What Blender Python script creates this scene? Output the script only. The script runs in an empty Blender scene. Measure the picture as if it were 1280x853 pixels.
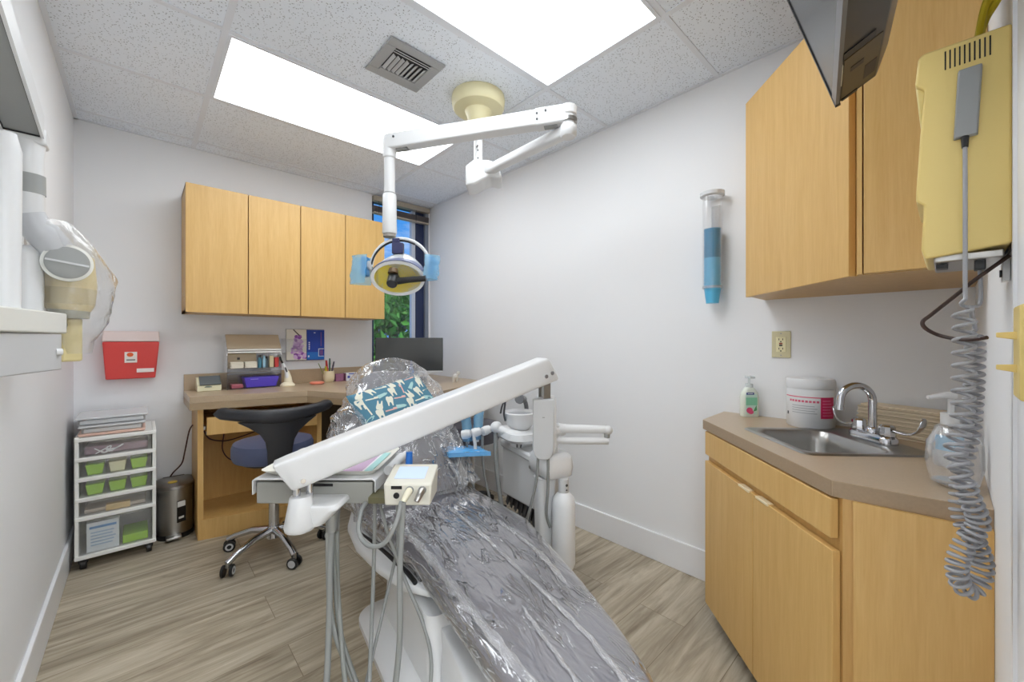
import bpy, bmesh, math, random
from mathutils import Vector, Matrix, Euler, noise
random.seed(7)
LAMP_E, HALL_FILL_E, SKY_E, EXPO = 7.6, 12.5, 1.2, 0.0
SC = bpy.context.scene
COL = SC.collection
PI = math.pi
R = math.radians

# ------------------------------------------------------------------ helpers
def lin(r, g, b):
    f = lambda c: (c / 255 / 12.92) if c / 255 <= 0.04045 else ((c / 255 + 0.055) / 1.055) ** 2.4
    return (f(r), f(g), f(b), 1.0)

class MB:
    """Collects shapes; build() links them as ONE mesh object."""
    def __init__(s):
        s.v = []; s.f = []; s.mi = []; s.cur = 0
    def m(s, i):
        s.cur = i; return s
    def add(s, vs, fs, M=None):
        n = len(s.v)
        for p in vs:
            p = Vector(p)
            s.v.append(M @ p if M is not None else p)
        for f in fs:
            s.f.append([n + i for i in f]); s.mi.append(s.cur)
        return s
    def box(s, x0, x1, y0, y1, z0, z1, M=None):
        vs = [(x, y, z) for z in (z0, z1) for y in (y0, y1) for x in (x0, x1)]
        return s.add(vs, [(0, 2, 3, 1), (4, 5, 7, 6), (0, 1, 5, 4), (2, 6, 7, 3), (0, 4, 6, 2), (1, 3, 7, 5)], M)
    def cbox(s, c, d, rot=(0, 0, 0), M=None):
        X = Matrix.Translation(c) @ Euler(rot).to_matrix().to_4x4()
        if M is not None: X = M @ X
        return s.box(-d[0] / 2, d[0] / 2, -d[1] / 2, d[1] / 2, -d[2] / 2, d[2] / 2, X)
    def prism(s, poly, lo, hi, axis='z', M=None):
        k = len(poly)
        def mk(a, b, c):
            return {'z': (a, b, c), 'x': (c, a, b), 'y': (a, c, b)}[axis]
        vs = [mk(a, b, lo) for a, b in poly] + [mk(a, b, hi) for a, b in poly]
        fs = [tuple(range(k - 1, -1, -1)), tuple(range(k, 2 * k))]
        fs += [(i, (i + 1) % k, k + (i + 1) % k, k + i) for i in range(k)]
        return s.add(vs, fs, M)
    def loft(s, secs, caps=True, closed=False, M=None):
        n = len(secs[0]); vs = [p for q in secs for p in q]; fs = []
        K = len(secs)
        for a in range(K if closed else K - 1):
            b = (a + 1) % K
            for i in range(n):
                j = (i + 1) % n
                fs.append((a * n + i, a * n + j, b * n + j, b * n + i))
        if caps and not closed:
            fs.append(tuple(range(n - 1, -1, -1))); fs.append(tuple((K - 1) * n + i for i in range(n)))
        return s.add(vs, fs, M)
    def tube(s, pts, r, n=10, closed=False, caps=True, M=None):
        P = [Vector(p) for p in pts]; K = len(P)
        rr = r if isinstance(r, (list, tuple)) else [r] * K
        T = []
        for i in range(K):
            a = P[(i - 1) % K] if (closed or i > 0) else P[i]
            b = P[(i + 1) % K] if (closed or i < K - 1) else P[i]
            d = (b - a); T.append(d.normalized() if d.length > 1e-9 else Vector((0, 0, 1)))
        up = Vector((0, 0, 1)) if abs(T[0].z) < 0.9 else Vector((1, 0, 0))
        N = (up - T[0] * up.dot(T[0])).normalized(); secs = []
        for i in range(K):
            N = N - T[i] * N.dot(T[i])
            N = N.normalized() if N.length > 1e-9 else T[i].orthogonal().normalized()
            B = T[i].cross(N)
            secs.append([P[i] + (N * math.cos(2 * PI * k / n) + B * math.sin(2 * PI * k / n)) * rr[i] for k in range(n)])
        return s.loft(secs, caps, closed, M)
    def cyl(s, p0, p1, r0, r1=None, n=28, M=None):
        return s.tube([p0, p1], [r0, r0 if r1 is None else r1], n, M=M)
    def lathe(s, prof, c=(0, 0, 0), n=36, M=None, axis='z'):
        secs = []
        for r, z in prof:
            r = max(r, 1e-4)
            ring = [(r * math.cos(2 * PI * k / n), r * math.sin(2 * PI * k / n), z) for k in range(n)]
            if axis == 'y': ring = [(a, d, b) for a, b, d in ring]
            if axis == 'x': ring = [(d, a, b) for a, b, d in ring]
            secs.append([(a + c[0], b + c[1], d + c[2]) for a, b, d in ring])
        return s.loft(secs, True, False, M)
    def ell(s, c, r, n=20, k=12, M=None):
        secs = []
        for i in range(k + 1):
            a = -PI / 2 + PI * i / k; q = max(math.cos(a), 1e-3)
            secs.append([(c[0] + r[0] * q * math.cos(2 * PI * j / n), c[1] + r[1] * q * math.sin(2 * PI * j / n), c[2] + r[2] * math.sin(a)) for j in range(n)])
        return s.loft(secs, True, False, M)
    def grid(s, fn, nu, nv, M=None):
        vs = [fn(i / nu, j / nv) for j in range(nv + 1) for i in range(nu + 1)]
        fs = [(j * (nu + 1) + i, j * (nu + 1) + i + 1, (j + 1) * (nu + 1) + i + 1, (j + 1) * (nu + 1) + i) for j in range(nv) for i in range(nu)]
        return s.add(vs, fs, M)
    def build(s, name, mat, parent=None, world=False, bevel=0.0, smooth=40, seg=2, loc=None, recalc=True, solid=0.0):
        me = bpy.data.meshes.new(name)
        vs = s.v
        if world and parent is not None:
            I = parent.matrix_basis.inverted() if parent.parent is None else (parent.parent.matrix_basis @ parent.matrix_basis).inverted()
            vs = [I @ p for p in vs]
        if loc is not None:
            L = Vector(loc); vs = [p - L for p in vs]
        me.from_pydata([tuple(p) for p in vs], [], s.f)
        mats = mat if isinstance(mat, (list, tuple)) else [mat]
        for q in mats: me.materials.append(q)
        for p, i in zip(me.polygons, s.mi): p.material_index = min(i, len(mats) - 1)
        if recalc:
            bm = bmesh.new(); bm.from_mesh(me)
            bmesh.ops.recalc_face_normals(bm, faces=bm.faces); bm.to_mesh(me); bm.free()
        if smooth:
            me.polygons.foreach_set('use_smooth', [True] * len(me.polygons))
            me.set_sharp_from_angle(angle=R(smooth))
        o = bpy.data.objects.new(name, me); COL.objects.link(o)
        if parent is not None: o.parent = parent
        if loc is not None: o.location = loc
        if solid:
            k = o.modifiers.new('thick', 'SOLIDIFY'); k.thickness = solid; k.offset = 0
        if bevel:
            b = o.modifiers.new('bevel', 'BEVEL'); b.width = bevel; b.segments = seg; b.limit_method = 'ANGLE'; b.angle_limit = R(35)
        return o

def tag(o, label, cat, group=None, kind=None):
    o['label'] = label; o['category'] = cat
    if group: o['group'] = group
    if kind: o['kind'] = kind
    return o
def thing(name, label, cat, loc, rz=0, group=None):
    o = bpy.data.objects.new(name, None); COL.objects.link(o)
    o.empty_display_size = 0.05
    o.matrix_basis = Matrix.Translation(loc) @ Matrix.Rotation(rz, 4, 'Z')
    return tag(o, label, cat, group)
def struct(o):
    o['kind'] = 'structure'; return o
def sub(pts, k=6, closed=False):
    """Catmull-Rom through the points."""
    P = [Vector(p) for p in pts]; n = len(P); out = []
    for i in range(n if closed else n - 1):
        g = lambda q: P[q % n] if closed else P[min(max(q, 0), n - 1)]
        a, b, c, d = g(i - 1), g(i), g(i + 1), g(i + 2)
        for j in range(k):
            t = j / k
            out.append(0.5 * ((2 * b) + (c - a) * t + (2 * a - 5 * b + 4 * c - d) * t * t + (3 * b - a - 3 * c + d) * t ** 3))
    if not closed: out.append(P[-1])
    return out
def sup(cx, cz, a, b, n=24, e=4.0):
    out = []
    for k in range(n):
        t = 2 * PI * (k + 0.5) / n; c, s_ = math.cos(t), math.sin(t)
        out.append((cx + a * math.copysign(abs(c) ** (2 / e), c), cz + b * math.copysign(abs(s_) ** (2 / e), s_)))
    return out

# ------------------------------------------------------------------ materials
def mat(name, col, rough=0.5, metal=0.0, spec=0.5, emis=None, es=0.0, coat=0.0, alpha=1.0, trans=0.0, var=0.0, vscale=30, bump=0.0, bscale=200):
    m_ = bpy.data.materials.new(name); m_.use_nodes = True
    nt = m_.node_tree; b = nt.nodes['Principled BSDF']
    b.inputs['Base Color'].default_value = col; b.inputs['Roughness'].default_value = rough
    b.inputs['Metallic'].default_value = metal; b.inputs['Specular IOR Level'].default_value = spec
    b.inputs['Coat Weight'].default_value = coat; b.inputs['Alpha'].default_value = alpha
    b.inputs['Transmission Weight'].default_value = trans
    if emis: b.inputs['Emission Color'].default_value = emis; b.inputs['Emission Strength'].default_value = es
    if var or bump:
        tc = nt.nodes.new('ShaderNodeTexCoord')
    if var:
        nz = nt.nodes.new('ShaderNodeTexNoise'); nz.inputs['Scale'].default_value = vscale; nz.inputs['Detail'].default_value = 4
        nt.links.new(tc.outputs['Object'], nz.inputs['Vector'])
        mx = nt.nodes.new('ShaderNodeMix'); mx.data_type = 'RGBA'
        mx.inputs[6].default_value = tuple(c * (1 - var) for c in col[:3]) + (1,)
        mx.inputs[7].default_value = tuple(min(1, c * (1 + var)) for c in col[:3]) + (1,)
        nt.links.new(nz.outputs['Fac'], mx.inputs[0]); nt.links.new(mx.outputs[2], b.inputs['Base Color'])
    if bump:
        n2 = nt.nodes.new('ShaderNodeTexNoise'); n2.inputs['Scale'].default_value = bscale
        nt.links.new(tc.outputs['Object'], n2.inputs['Vector'])
        bp = nt.nodes.new('ShaderNodeBump'); bp.inputs['Strength'].default_value = bump; bp.inputs['Distance'].default_value = 0.002
        nt.links.new(n2.outputs['Fac'], bp.inputs['Height']); nt.links.new(bp.outputs['Normal'], b.inputs['Normal'])
    return m_
def N(nt, t, **kw):
    n = nt.nodes.new(t)
    for k, v in kw.items():
        if k in n.inputs: n.inputs[k].default_value = v
        else: setattr(n, k, v)
    return n
def wood(name, c1, c2, sc=(28, 28, 1.6), rough=0.4):
    m_ = bpy.data.materials.new(name); m_.use_nodes = True; nt = m_.node_tree; b = nt.nodes['Principled BSDF']
    tc = N(nt, 'ShaderNodeTexCoord'); mp = N(nt, 'ShaderNodeMapping'); mp.inputs['Scale'].default_value = sc
    nz = N(nt, 'ShaderNodeTexNoise', Scale=1.6, Detail=6.0, Roughness=0.6); nz.inputs['Distortion'].default_value = 0.6
    n3 = N(nt, 'ShaderNodeTexNoise', Scale=9.0, Detail=3.0)
    rp = N(nt, 'ShaderNodeValToRGB'); rp.color_ramp.elements[0].position = 0.3; rp.color_ramp.elements[1].position = 0.72
    rp.color_ramp.elements[0].color = c1; rp.color_ramp.elements[1].color = c2
    mx = N(nt, 'ShaderNodeMix', data_type='FLOAT'); mx.inputs[0].default_value = 0.35
    L = nt.links.new
    L(tc.outputs['Object'], mp.inputs['Vector']); L(mp.outputs[0], nz.inputs['Vector']); L(mp.outputs[0], n3.inputs['Vector'])
    L(nz.outputs['Fac'], mx.inputs[2]); L(n3.outputs['Fac'], mx.inputs[3])
    L(mx.outputs[0], rp.inputs[0]); L(rp.outputs[0], b.inputs['Base Color']); b.inputs['Roughness'].default_value = rough
    return m_
def film(name, tint=(0.95, 0.95, 0.97), white=0.10, gloss=0.5, sc=(14, 5, 14), strength=1.0, rough=0.16, dist=0.012, crease=False, dcol=(0.85, 0.85, 0.87)):
    """Thin crumpled clear plastic: see-through with broken highlights."""
    m_ = bpy.data.materials.new(name); m_.use_nodes = True; nt = m_.node_tree
    for n in list(nt.nodes): nt.nodes.remove(n)
    L = nt.links.new
    out = N(nt, 'ShaderNodeOutputMaterial'); tc = N(nt, 'ShaderNodeTexCoord')
    mp = N(nt, 'ShaderNodeMapping'); mp.inputs['Scale'].default_value = sc
    nz = N(nt, 'ShaderNodeTexNoise', Scale=1.0, Detail=2.5 if crease else 5.0, Roughness=0.55); nz.inputs['Distortion'].default_value = 0.8
    bp = N(nt, 'ShaderNodeBump', Strength=strength, Distance=dist)
    lw = N(nt, 'ShaderNodeLayerWeight'); pw = N(nt, 'ShaderNodeMath', operation='POWER'); pw.inputs[1].default_value = 3.0
    ma = N(nt, 'ShaderNodeMath', operation='MULTIPLY_ADD'); ma.inputs[1].default_value = 0.9; ma.inputs[2].default_value = 0.07
    tr = N(nt, 'ShaderNodeBsdfTransparent'); tr.inputs[0].default_value = tint + (1,)
    gl = N(nt, 'ShaderNodeBsdfGlossy', Roughness=rough); gl.inputs['Color'].default_value = (1, 1, 1, 1)
    df = N(nt, 'ShaderNodeBsdfDiffuse'); df.inputs['Color'].default_value = tuple(dcol) + (1,)
    m1 = N(nt, 'ShaderNodeMixShader'); m1.inputs[0].default_value = white
    m2 = N(nt, 'ShaderNodeMixShader')
    mu = N(nt, 'ShaderNodeMath', operation='MULTIPLY'); mu.inputs[1].default_value = gloss * 2; mu.use_clamp = True
    L(tc.outputs['Object'], mp.inputs['Vector']); L(mp.outputs[0], nz.inputs['Vector'])
    if crease:
        # thin ridges where the noise crosses its middle, only in patches
        s1 = N(nt, 'ShaderNodeMath', operation='SUBTRACT'); s1.inputs[1].default_value = 0.5; ab = N(nt, 'ShaderNodeMath', operation='ABSOLUTE')
        mr = N(nt, 'ShaderNodeMapRange'); mr.inputs['From Min'].default_value = 0.0; mr.inputs['From Max'].default_value = 0.055; mr.inputs['To Min'].default_value = 1.0; mr.inputs['To Max'].default_value = 0.0
        lo = N(nt, 'ShaderNodeTexNoise', Scale=7.0, Detail=2.0); mk = N(nt, 'ShaderNodeMapRange'); mk.inputs['From Min'].default_value = 0.44; mk.inputs['From Max'].default_value = 0.60
        mm_ = N(nt, 'ShaderNodeMath', operation='MULTIPLY'); ad = N(nt, 'ShaderNodeMath', operation='MULTIPLY_ADD'); ad.inputs[1].default_value = 0.5
        L(nz.outputs['Fac'], s1.inputs[0]); L(s1.outputs[0], ab.inputs[0]); L(ab.outputs[0], mr.inputs['Value']); L(tc.outputs['Object'], lo.inputs['Vector']); L(lo.outputs['Fac'], mk.inputs['Value'])
        L(mr.outputs[0], mm_.inputs[0]); L(mk.outputs[0], mm_.inputs[1]); L(nz.outputs['Fac'], ad.inputs[0]); L(mm_.outputs[0], ad.inputs[2]); L(ad.outputs[0], bp.inputs['Height'])
    else:
        L(nz.outputs['Fac'], bp.inputs['Height'])
    L(bp.outputs[0], gl.inputs['Normal']); L(bp.outputs[0], lw.inputs['Normal']); L(lw.outputs['Facing'], pw.inputs[0]); L(pw.outputs[0], ma.inputs[0]); L(ma.outputs[0], mu.inputs[0])
    L(tr.outputs[0], m1.inputs[1]); L(df.outputs[0], m1.inputs[2]); L(m1.outputs[0], m2.inputs[1]); L(gl.outputs[0], m2.inputs[2])
    L(mu.outputs[0], m2.inputs[0]); L(m2.outputs[0], out.inputs[0])
    return m_
def clear(name, tint=(0.985, 0.987, 0.99), white=0.06, gloss=0.6, rough=0.08):
    return film(name, tint, white, gloss, (3, 3, 3), 0.05, rough)

WALL = mat('wall paint', lin(236, 237, 239), 0.55, spec=0.3, bump=0.04, bscale=350)
WHITE_TRIM = mat('white trim', lin(236, 237, 240), 0.35)
MAPLE = wood('maple laminate', lin(203, 160, 92), lin(219, 181, 116))
MAPLE_EDGE = wood('maple edge', lin(192, 150, 86), lin(210, 170, 106))
MAPLE_IN = wood('maple inside', lin(190, 148, 84), lin(206, 168, 104))
COUNTER = mat('taupe laminate', lin(182, 160, 132), 0.3, var=0.10, vscale=140)
FASCIA = mat('taupe laminate edge', lin(166, 143, 112), 0.4, var=0.10, vscale=140)
PLASTIC = mat('white plastic', lin(222, 223, 224), 0.32, spec=0.5)
PLASTIC2 = mat('pale grey plastic', lin(200, 201, 202), 0.38)
GREYP = mat('grey plastic', lin(150, 152, 150), 0.45)
BEIGE = mat('beige plastic', lin(220, 195, 120), 0.42)
IVORY = mat('ivory plastic', lin(226, 220, 196), 0.42)
CREAMW = mat('cream white metal', lin(226, 226, 220), 0.4)
DGREY = mat('dark grey plastic', lin(70, 71, 74), 0.5)
BLACK = mat('black plastic', lin(22, 22, 24), 0.4)
BLACKV = mat('black vinyl', lin(36, 37, 42), 0.42, bump=0.1, bscale=500)
NAVYV = mat('slate blue vinyl', lin(74, 82, 112), 0.45, bump=0.1, bscale=500)
CHROME = mat('chrome', lin(205, 206, 210), 0.12, metal=1.0)
STEEL = mat('brushed steel', lin(172, 170, 166), 0.3, metal=1.0)
TUBING = mat('grey tubing', lin(140, 142, 140), 0.5)
VINYL = mat('grey upholstery', lin(112, 109, 115), 0.5, bump=0.12, bscale=400)
FILM = film('clear cover film', (0.94, 0.94, 0.96), 0.05, 0.9, (26, 6.5, 24), 1.0, 0.12, 0.012, True)
FOLDF = film('folded double film', (0.92, 0.92, 0.94), 0.22, 1.0, (40, 9, 30), 1.0, 0.14, 0.02)
BAGF = film('crinkled bag film', (0.96, 0.96, 0.975), 0.11, 0.8, (17, 9, 9), 1.0, 0.15, 0.016, True)
CLEAR = clear('clear plastic')
CLEARD = clear('clear drawer plastic', (0.995, 0.995, 0.995), 0.04, 0.25, 0.15)
CLEARW = clear('cloudy plastic', (0.93, 0.94, 0.95), 0.22, 0.5, 0.2)
BLUEF = film('blue barrier film', (0.62, 0.86, 0.98), 0.42, 0.4, (20, 20, 20), 0.6, 0.2, dcol=(0.30, 0.62, 0.90))
GLASS = clear('window glass', (0.97, 0.98, 0.98), 0.0, 0.25, 0.02)
# ------------------------------------------------------------------ room
XL, XR, YB, YN, ZC = -0.28, 2.032, 3.358, -0.065, 2.44
WT = 0.12
# floor: planks run along X
fm = bpy.data.materials.new('oak plank floor'); fm.use_nodes = True; nt = fm.node_tree; b = nt.nodes['Principled BSDF']
tc = N(nt, 'ShaderNodeTexCoord'); mp = N(nt, 'ShaderNodeMapping'); L = nt.links.new
L(tc.outputs['Object'], mp.inputs['Vector']); mp.inputs['Location'].default_value = (0.35, 0.07, 0)
bk = N(nt, 'ShaderNodeTexBrick', Scale=1.0); bk.offset = 0.37; bk.squash = 1.0
bk.inputs['Mortar Size'].default_value = 0.0012; bk.inputs['Brick Width'].default_value = 1.22; bk.inputs['Row Height'].default_value = 0.20
bk.inputs['Color1'].default_value = (0.15, 0.15, 0.15, 1); bk.inputs['Color2'].default_value = (0.85, 0.85, 0.85, 1); bk.inputs['Mortar'].default_value = (0.0, 0.0, 0.0, 1)
bk.inputs['Bias'].default_value = 0.0
L(mp.outputs[0], bk.inputs['Vector'])
m2 = N(nt, 'ShaderNodeMapping'); m2.inputs['Scale'].default_value = (1.1, 11, 1); L(tc.outputs['Object'], m2.inputs['Vector'])
ad = N(nt, 'ShaderNodeVectorMath', operation='ADD'); sc_ = N(nt, 'ShaderNodeVectorMath', operation='SCALE'); sc_.inputs['Scale'].default_value = 7.0
L(bk.outputs['Color'], sc_.inputs[0]); L(m2.outputs[0], ad.inputs[0]); L(sc_.outputs[0], ad.inputs[1])
g1 = N(nt, 'ShaderNodeTexNoise', Scale=1.5, Detail=7.0, Roughness=0.62); g1.inputs['Distortion'].default_value = 1.2; L(ad.outputs[0], g1.inputs['Vector'])
m3 = N(nt, 'ShaderNodeMapping'); m3.inputs['Scale'].default_value = (4, 60, 1); L(tc.outputs['Object'], m3.inputs['Vector'])
g2 = N(nt, 'ShaderNodeTexNoise', Scale=1.5, Detail=4.0); L(m3.outputs[0], g2.inputs['Vector'])
mixf = N(nt, 'ShaderNodeMix', data_type='FLOAT'); mixf.inputs[0].default_value = 0.22; L(g1.outputs['Fac'], mixf.inputs[2]); L(g2.outputs['Fac'], mixf.inputs[3])
rp = N(nt, 'ShaderNodeValToRGB'); e = rp.color_ramp.elements; e[0].position = 0.30; e[0].color = lin(126, 113, 94); e[1].position = 0.66; e[1].color = lin(206, 196, 176)
e2 = e.new(0.5); e2.color = lin(178, 166, 145)
L(mixf.outputs[0], rp.inputs[0])
mm = N(nt, 'ShaderNodeMix', data_type='RGBA', blend_type='MULTIPLY'); mm.inputs[0].default_value = 1.0
tone = N(nt, 'ShaderNodeMapRange'); tone.inputs['To Min'].default_value = 0.86; tone.inputs['To Max'].default_value = 1.08
L(bk.outputs['Color'], tone.inputs['Value']); L(rp.outputs[0], mm.inputs[6]); L(tone.outputs[0], mm.inputs[7])
mo = N(nt, 'ShaderNodeMix', data_type='RGBA'); L(bk.outputs['Fac'], mo.inputs[0]); L(mm.outputs[2], mo.inputs[6]); mo.inputs[7].default_value = lin(126, 112, 92)
L(mo.outputs[2], b.inputs['Base Color']); b.inputs['Roughness'].default_value = 0.42
struct(MB().box(-1.2, XR + WT, -1.7, YB + WT, -0.06, 0).build('floor', fm, smooth=0))

# ceiling: pitted acoustic tile
cm = bpy.data.materials.new('acoustic tile'); cm.use_nodes = True; nt = cm.node_tree; b = nt.nodes['Principled BSDF']; L = nt.links.new
tc = N(nt, 'ShaderNodeTexCoord')
v1 = N(nt, 'ShaderNodeTexVoronoi', Scale=105.0); L(tc.outputs['Object'], v1.inputs['Vector'])
n1 = N(nt, 'ShaderNodeTexNoise', Scale=30.0, Detail=2.0); L(tc.outputs['Object'], n1.inputs['Vector'])
mr = N(nt, 'ShaderNodeMapRange'); mr.inputs['From Min'].default_value = 0.14; mr.inputs['From Max'].default_value = 0.30; L(v1.outputs['Distance'], mr.inputs['Value'])
gt = N(nt, 'ShaderNodeMath', operation='GREATER_THAN'); gt.inputs[1].default_value = 0.60; L(n1.outputs['Fac'], gt.inputs[0])
mxx = N(nt, 'ShaderNodeMath', operation='MAXIMUM'); L(mr.outputs[0], mxx.inputs[0]); L(gt.outputs[0], mxx.inputs[1])
rp = N(nt, 'ShaderNodeMix', data_type='RGBA'); rp.inputs[6].default_value = lin(146, 150, 156); rp.inputs[7].default_value = lin(236, 242, 250); L(mxx.outputs[0], rp.inputs[0])
L(rp.outputs[2], b.inputs['Base Color']); b.inputs['Roughness'].default_value = 0.9; b.inputs['Specular IOR Level'].default_value = 0.1
struct(MB().box(XL - WT, XR + WT, YN - WT, YB + WT, ZC, ZC + 0.05).build('ceiling', cm, smooth=0))
TBAR = mat('ceiling grid paint', lin(226, 230, 237), 0.6)
g = MB()
for y in (3.215, 2.592, 1.985, 1.360, 0.742, 0.13): g.box(XL, XR, y - 0.011, y + 0.011, ZC - 0.004, ZC)
for x in (0.253, 1.492): g.box(x - 0.012, x + 0.012, YN, YB, ZC - 0.0045, ZC)
for a in ((XL, XR, YB - 0.018, YB), (XL, XR, YN, YN + 0.018), (XL, XL + 0.018, YN, YB), (XR - 0.018, XR, YN, YB)):
    g.box(a[0], a[1], a[2], a[3], ZC - 0.005, ZC)
struct(g.build('trim_1', TBAR, smooth=0))

# walls
struct(MB().box(XL - WT, XL, YN - WT, YB + WT, 0, ZC).build('wall_left', WALL, smooth=0))
struct(MB().box(XR, XR + WT, YN - WT, YB + WT, 0, ZC).build('wall_right', WALL, smooth=0))
WX0, WX1, WZ0, WZ1 = 1.462, 2.02, 0.90, 2.425
w = MB(); w.box(XL, WX0, YB, YB + WT, 0, ZC); w.box(WX1, XR, YB, YB + WT, 0, ZC); w.box(WX0, WX1, YB, YB + WT, 0, WZ0); w.box(WX0, WX1, YB, YB + WT, WZ1, ZC)
struct(w.build('wall_back', WALL, smooth=0))
w = MB(); w.box(0.64, XR, YN - WT, YN, 0, ZC); w.box(XL, 0.64, YN - WT, YN, 2.08, ZC)
struct(w.build('wall_near', WALL, smooth=0))
# unseen passage behind the open doorway, holding an added fill panel
w = MB(); w.box(-1.2, XR, -1.62, -1.5, 0, 2.44); w.box(-1.3, -1.2, -1.62, YN - WT, 0, 2.44); w.box(1.5, 1.6, -1.5, YN - WT, 0, 2.44); w.box(-1.2, XL - WT, YN - WT, YN - WT + 0.1, 0, 2.44)
struct(w.build('wall_hall', WALL, smooth=0))
struct(MB().box(-1.3, 1.6, -1.62, YN - WT, 2.44, 2.5).build('trim_2', WALL, smooth=0))
# baseboards
def base(name, a): struct(MB().box(*a).build(name, WHITE_TRIM, bevel=0.003))
base('baseboard_left', (XL, XL + 0.014, YN, YB, 0, 0.148))
base('baseboard_back', (XL, 0.25, YB - 0.014, YB, 0, 0.148))
base('baseboard_right', (XR - 0.014, XR, 0.72, YB, 0, 0.148))
# seam trim on the near wall beside the doorway
struct(MB().box(0.868, 0.884, YN, YN + 0.004, 0, ZC).build('trim_3', WHITE_TRIM, smooth=0))

# window with dark frame, sill and raised blind
NAVY = mat('navy window frame', lin(36, 48, 84), 0.4)
wf = MB()
wf.box(WX0, WX1, YB + 0.03, YB + 0.09, WZ0, WZ0 + 0.05); wf.box(WX0, WX1, YB + 0.03, YB + 0.09, WZ1 - 0.04, WZ1)
wf.box(WX0, WX0 + 0.03, YB + 0.03, YB + 0.09, WZ0, WZ1); wf.box(1.90, 1.985, YB + 0.03, YB + 0.09, WZ0, WZ1)
win = struct(wf.build('window_1', NAVY, bevel=0.003))
MB().box(1.985, WX1, YB + 0.005, YB + 0.09, WZ0, WZ1).build('jamb', mat('grey jamb', lin(128, 136, 150), 0.4), win)
MB().box(1.862, 1.90, YB + 0.04, YB + 0.08, WZ0 + 0.05, WZ1 - 0.04).build('sash', mat('pale sash', lin(206, 214, 226), 0.4), win)
MB().box(WX0 + 0.03, 1.862, YB + 0.056, YB + 0.060, WZ0 + 0.05, WZ1 - 0.04).build('pane', GLASS, win)
MB().box(WX0, WX1, YB - 0.01, YB + 0.03, WZ0 - 0.02, WZ0).build('sill', WHITE_TRIM, win)
bl = thing('window_blind', 'dark slatted blind raised to the top of the narrow window', 'blind', (1.74, YB - 0.02, WZ1))
SL = mat('brown grey slats', lin(104, 98, 98), 0.5); HR = mat('beige headrail', lin(176, 166, 150), 0.5)
MB().box(WX0 + 0.005, WX1 - 0.005, YB - 0.03, YB + 0.025, WZ1 - 0.045, WZ1 - 0.002).build('headrail', HR, bl, world=True, bevel=0.002)
q = MB()
for k in range(12): q.box(WX0 + 0.01, WX1 - 0.012, YB - 0.024, YB + 0.022, WZ1 - 0.088 - 0.0045 * k - 0.0025, WZ1 - 0.088 - 0.0045 * k)
q.build('slat_stack', SL, bl, world=True)
MB().box(WX0 + 0.01, WX1 - 0.012, YB - 0.026, YB + 0.022, WZ1 - 0.152, WZ1 - 0.140).build('bottom_rail', HR, bl, world=True)
DCORD = mat('dark cord', lin(60, 60, 66), 0.6)
for x in (WX0 + 0.05, WX1 - 0.15): MB().tube([(x, YB - 0.027, WZ1 - 0.04), (x + 0.003, YB - 0.028, WZ1 - 0.09), (x, YB - 0.027, WZ1 - 0.15)], 0.0022, 6).build('ladder_cord', DCORD, bl, world=True)

# tree outside
LEAF = mat('leaf green', lin(70, 140, 36), 0.6, var=0.6, vscale=2.2); LEAF.use_backface_culling = False
random.seed(3)
tr_ = thing('leafy_tree', 'leafy green tree outside behind the narrow window', 'tree', (3.0, 6.0, -0.4))
q = MB(); q.tube([(3.0, 6.0, -0.4), (3.02, 6.05, 0.5), (2.95, 6.0, 1.3)], [0.14, 0.11, 0.06], 10)
for a in range(6): q.tube([(2.98, 6.02, 0.6 + a * 0.1), (2.98 + 0.8 * math.cos(a * 1.1), 6.02 + 0.5 * math.sin(a * 1.1), 1.1 + 0.08 * a)], [0.05, 0.015], 6)
q.build('trunk', mat('bark', lin(84, 70, 56), 0.8), tr_, world=True)
q = MB()
for k in range(9000):
    a = random.uniform(0, 2 * PI); rr = random.uniform(0.35, 1.0) ** 0.5
    z = random.uniform(-1, 1); s_ = math.sqrt(max(0, 1 - z * z))
    c = Vector((3.0 + 1.75 * rr * s_ * math.cos(a), 6.0 + 1.0 * rr * s_ * math.sin(a), 1.15 + 1.05 * rr * z + 0.18 * noise.noise((a * 1.5, z * 2, 0))))
    M = Matrix.Translation(c) @ Euler((random.uniform(-1.3, 1.3), random.uniform(-1.3, 1.3), random.uniform(0, 6.28))).to_matrix().to_4x4()
    l = random.uniform(0.055, 0.12); wd = l * 0.42
    q.add([(-l, 0, 0), (0, -wd, 0.012), (l, 0, 0), (0, wd, 0.012)], [(0, 1, 2), (0, 2, 3)], M)
q.build('foliage', LEAF, tr_, world=True, recalc=False, smooth=0)

# ceiling lights
LAMP = bpy.data.materials.new('lit diffuser'); LAMP.use_nodes = True; nt = LAMP.node_tree
for n in list(nt.nodes): nt.nodes.remove(n)
em = N(nt, 'ShaderNodeEmission', Strength=LAMP_E); em.inputs['Color'].default_value = (0.93, 0.97, 1.0, 1)
nt.links.new(em.outputs[0], N(nt, 'ShaderNodeOutputMaterial').inputs[0])
def panel(x0, x1, y0, y1, label, z=ZC):
    t = thing('ceiling_light', label, 'ceiling light', ((x0 + x1) / 2, (y0 + y1) / 2, z), 0, 'lit ceiling panels')
    f = MB(); k = 0.014
    f.box(x0 - k, x1 + k, y0 - k, y0, z - 0.008, z); f.box(x0 - k, x1 + k, y1, y1 + k, z - 0.008, z); f.box(x0 - k, x0, y0, y1, z - 0.008, z); f.box(x1, x1 + k, y0, y1, z - 0.008, z)
    f.build('frame', TBAR, t, world=True)
    MB().box(x0, x1, y0, y1, z - 0.004, z - 0.001).build('diffuser', LAMP, t, world=True, smooth=0)
panel(0.278, 1.466, 2.010, 2.568, 'lit rectangular ceiling panel farther back, behind the air vent')
panel(0.278, 1.471, 0.767, 1.332, 'lit rectangular ceiling panel nearest, between air vent and upper right cabinet')
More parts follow.
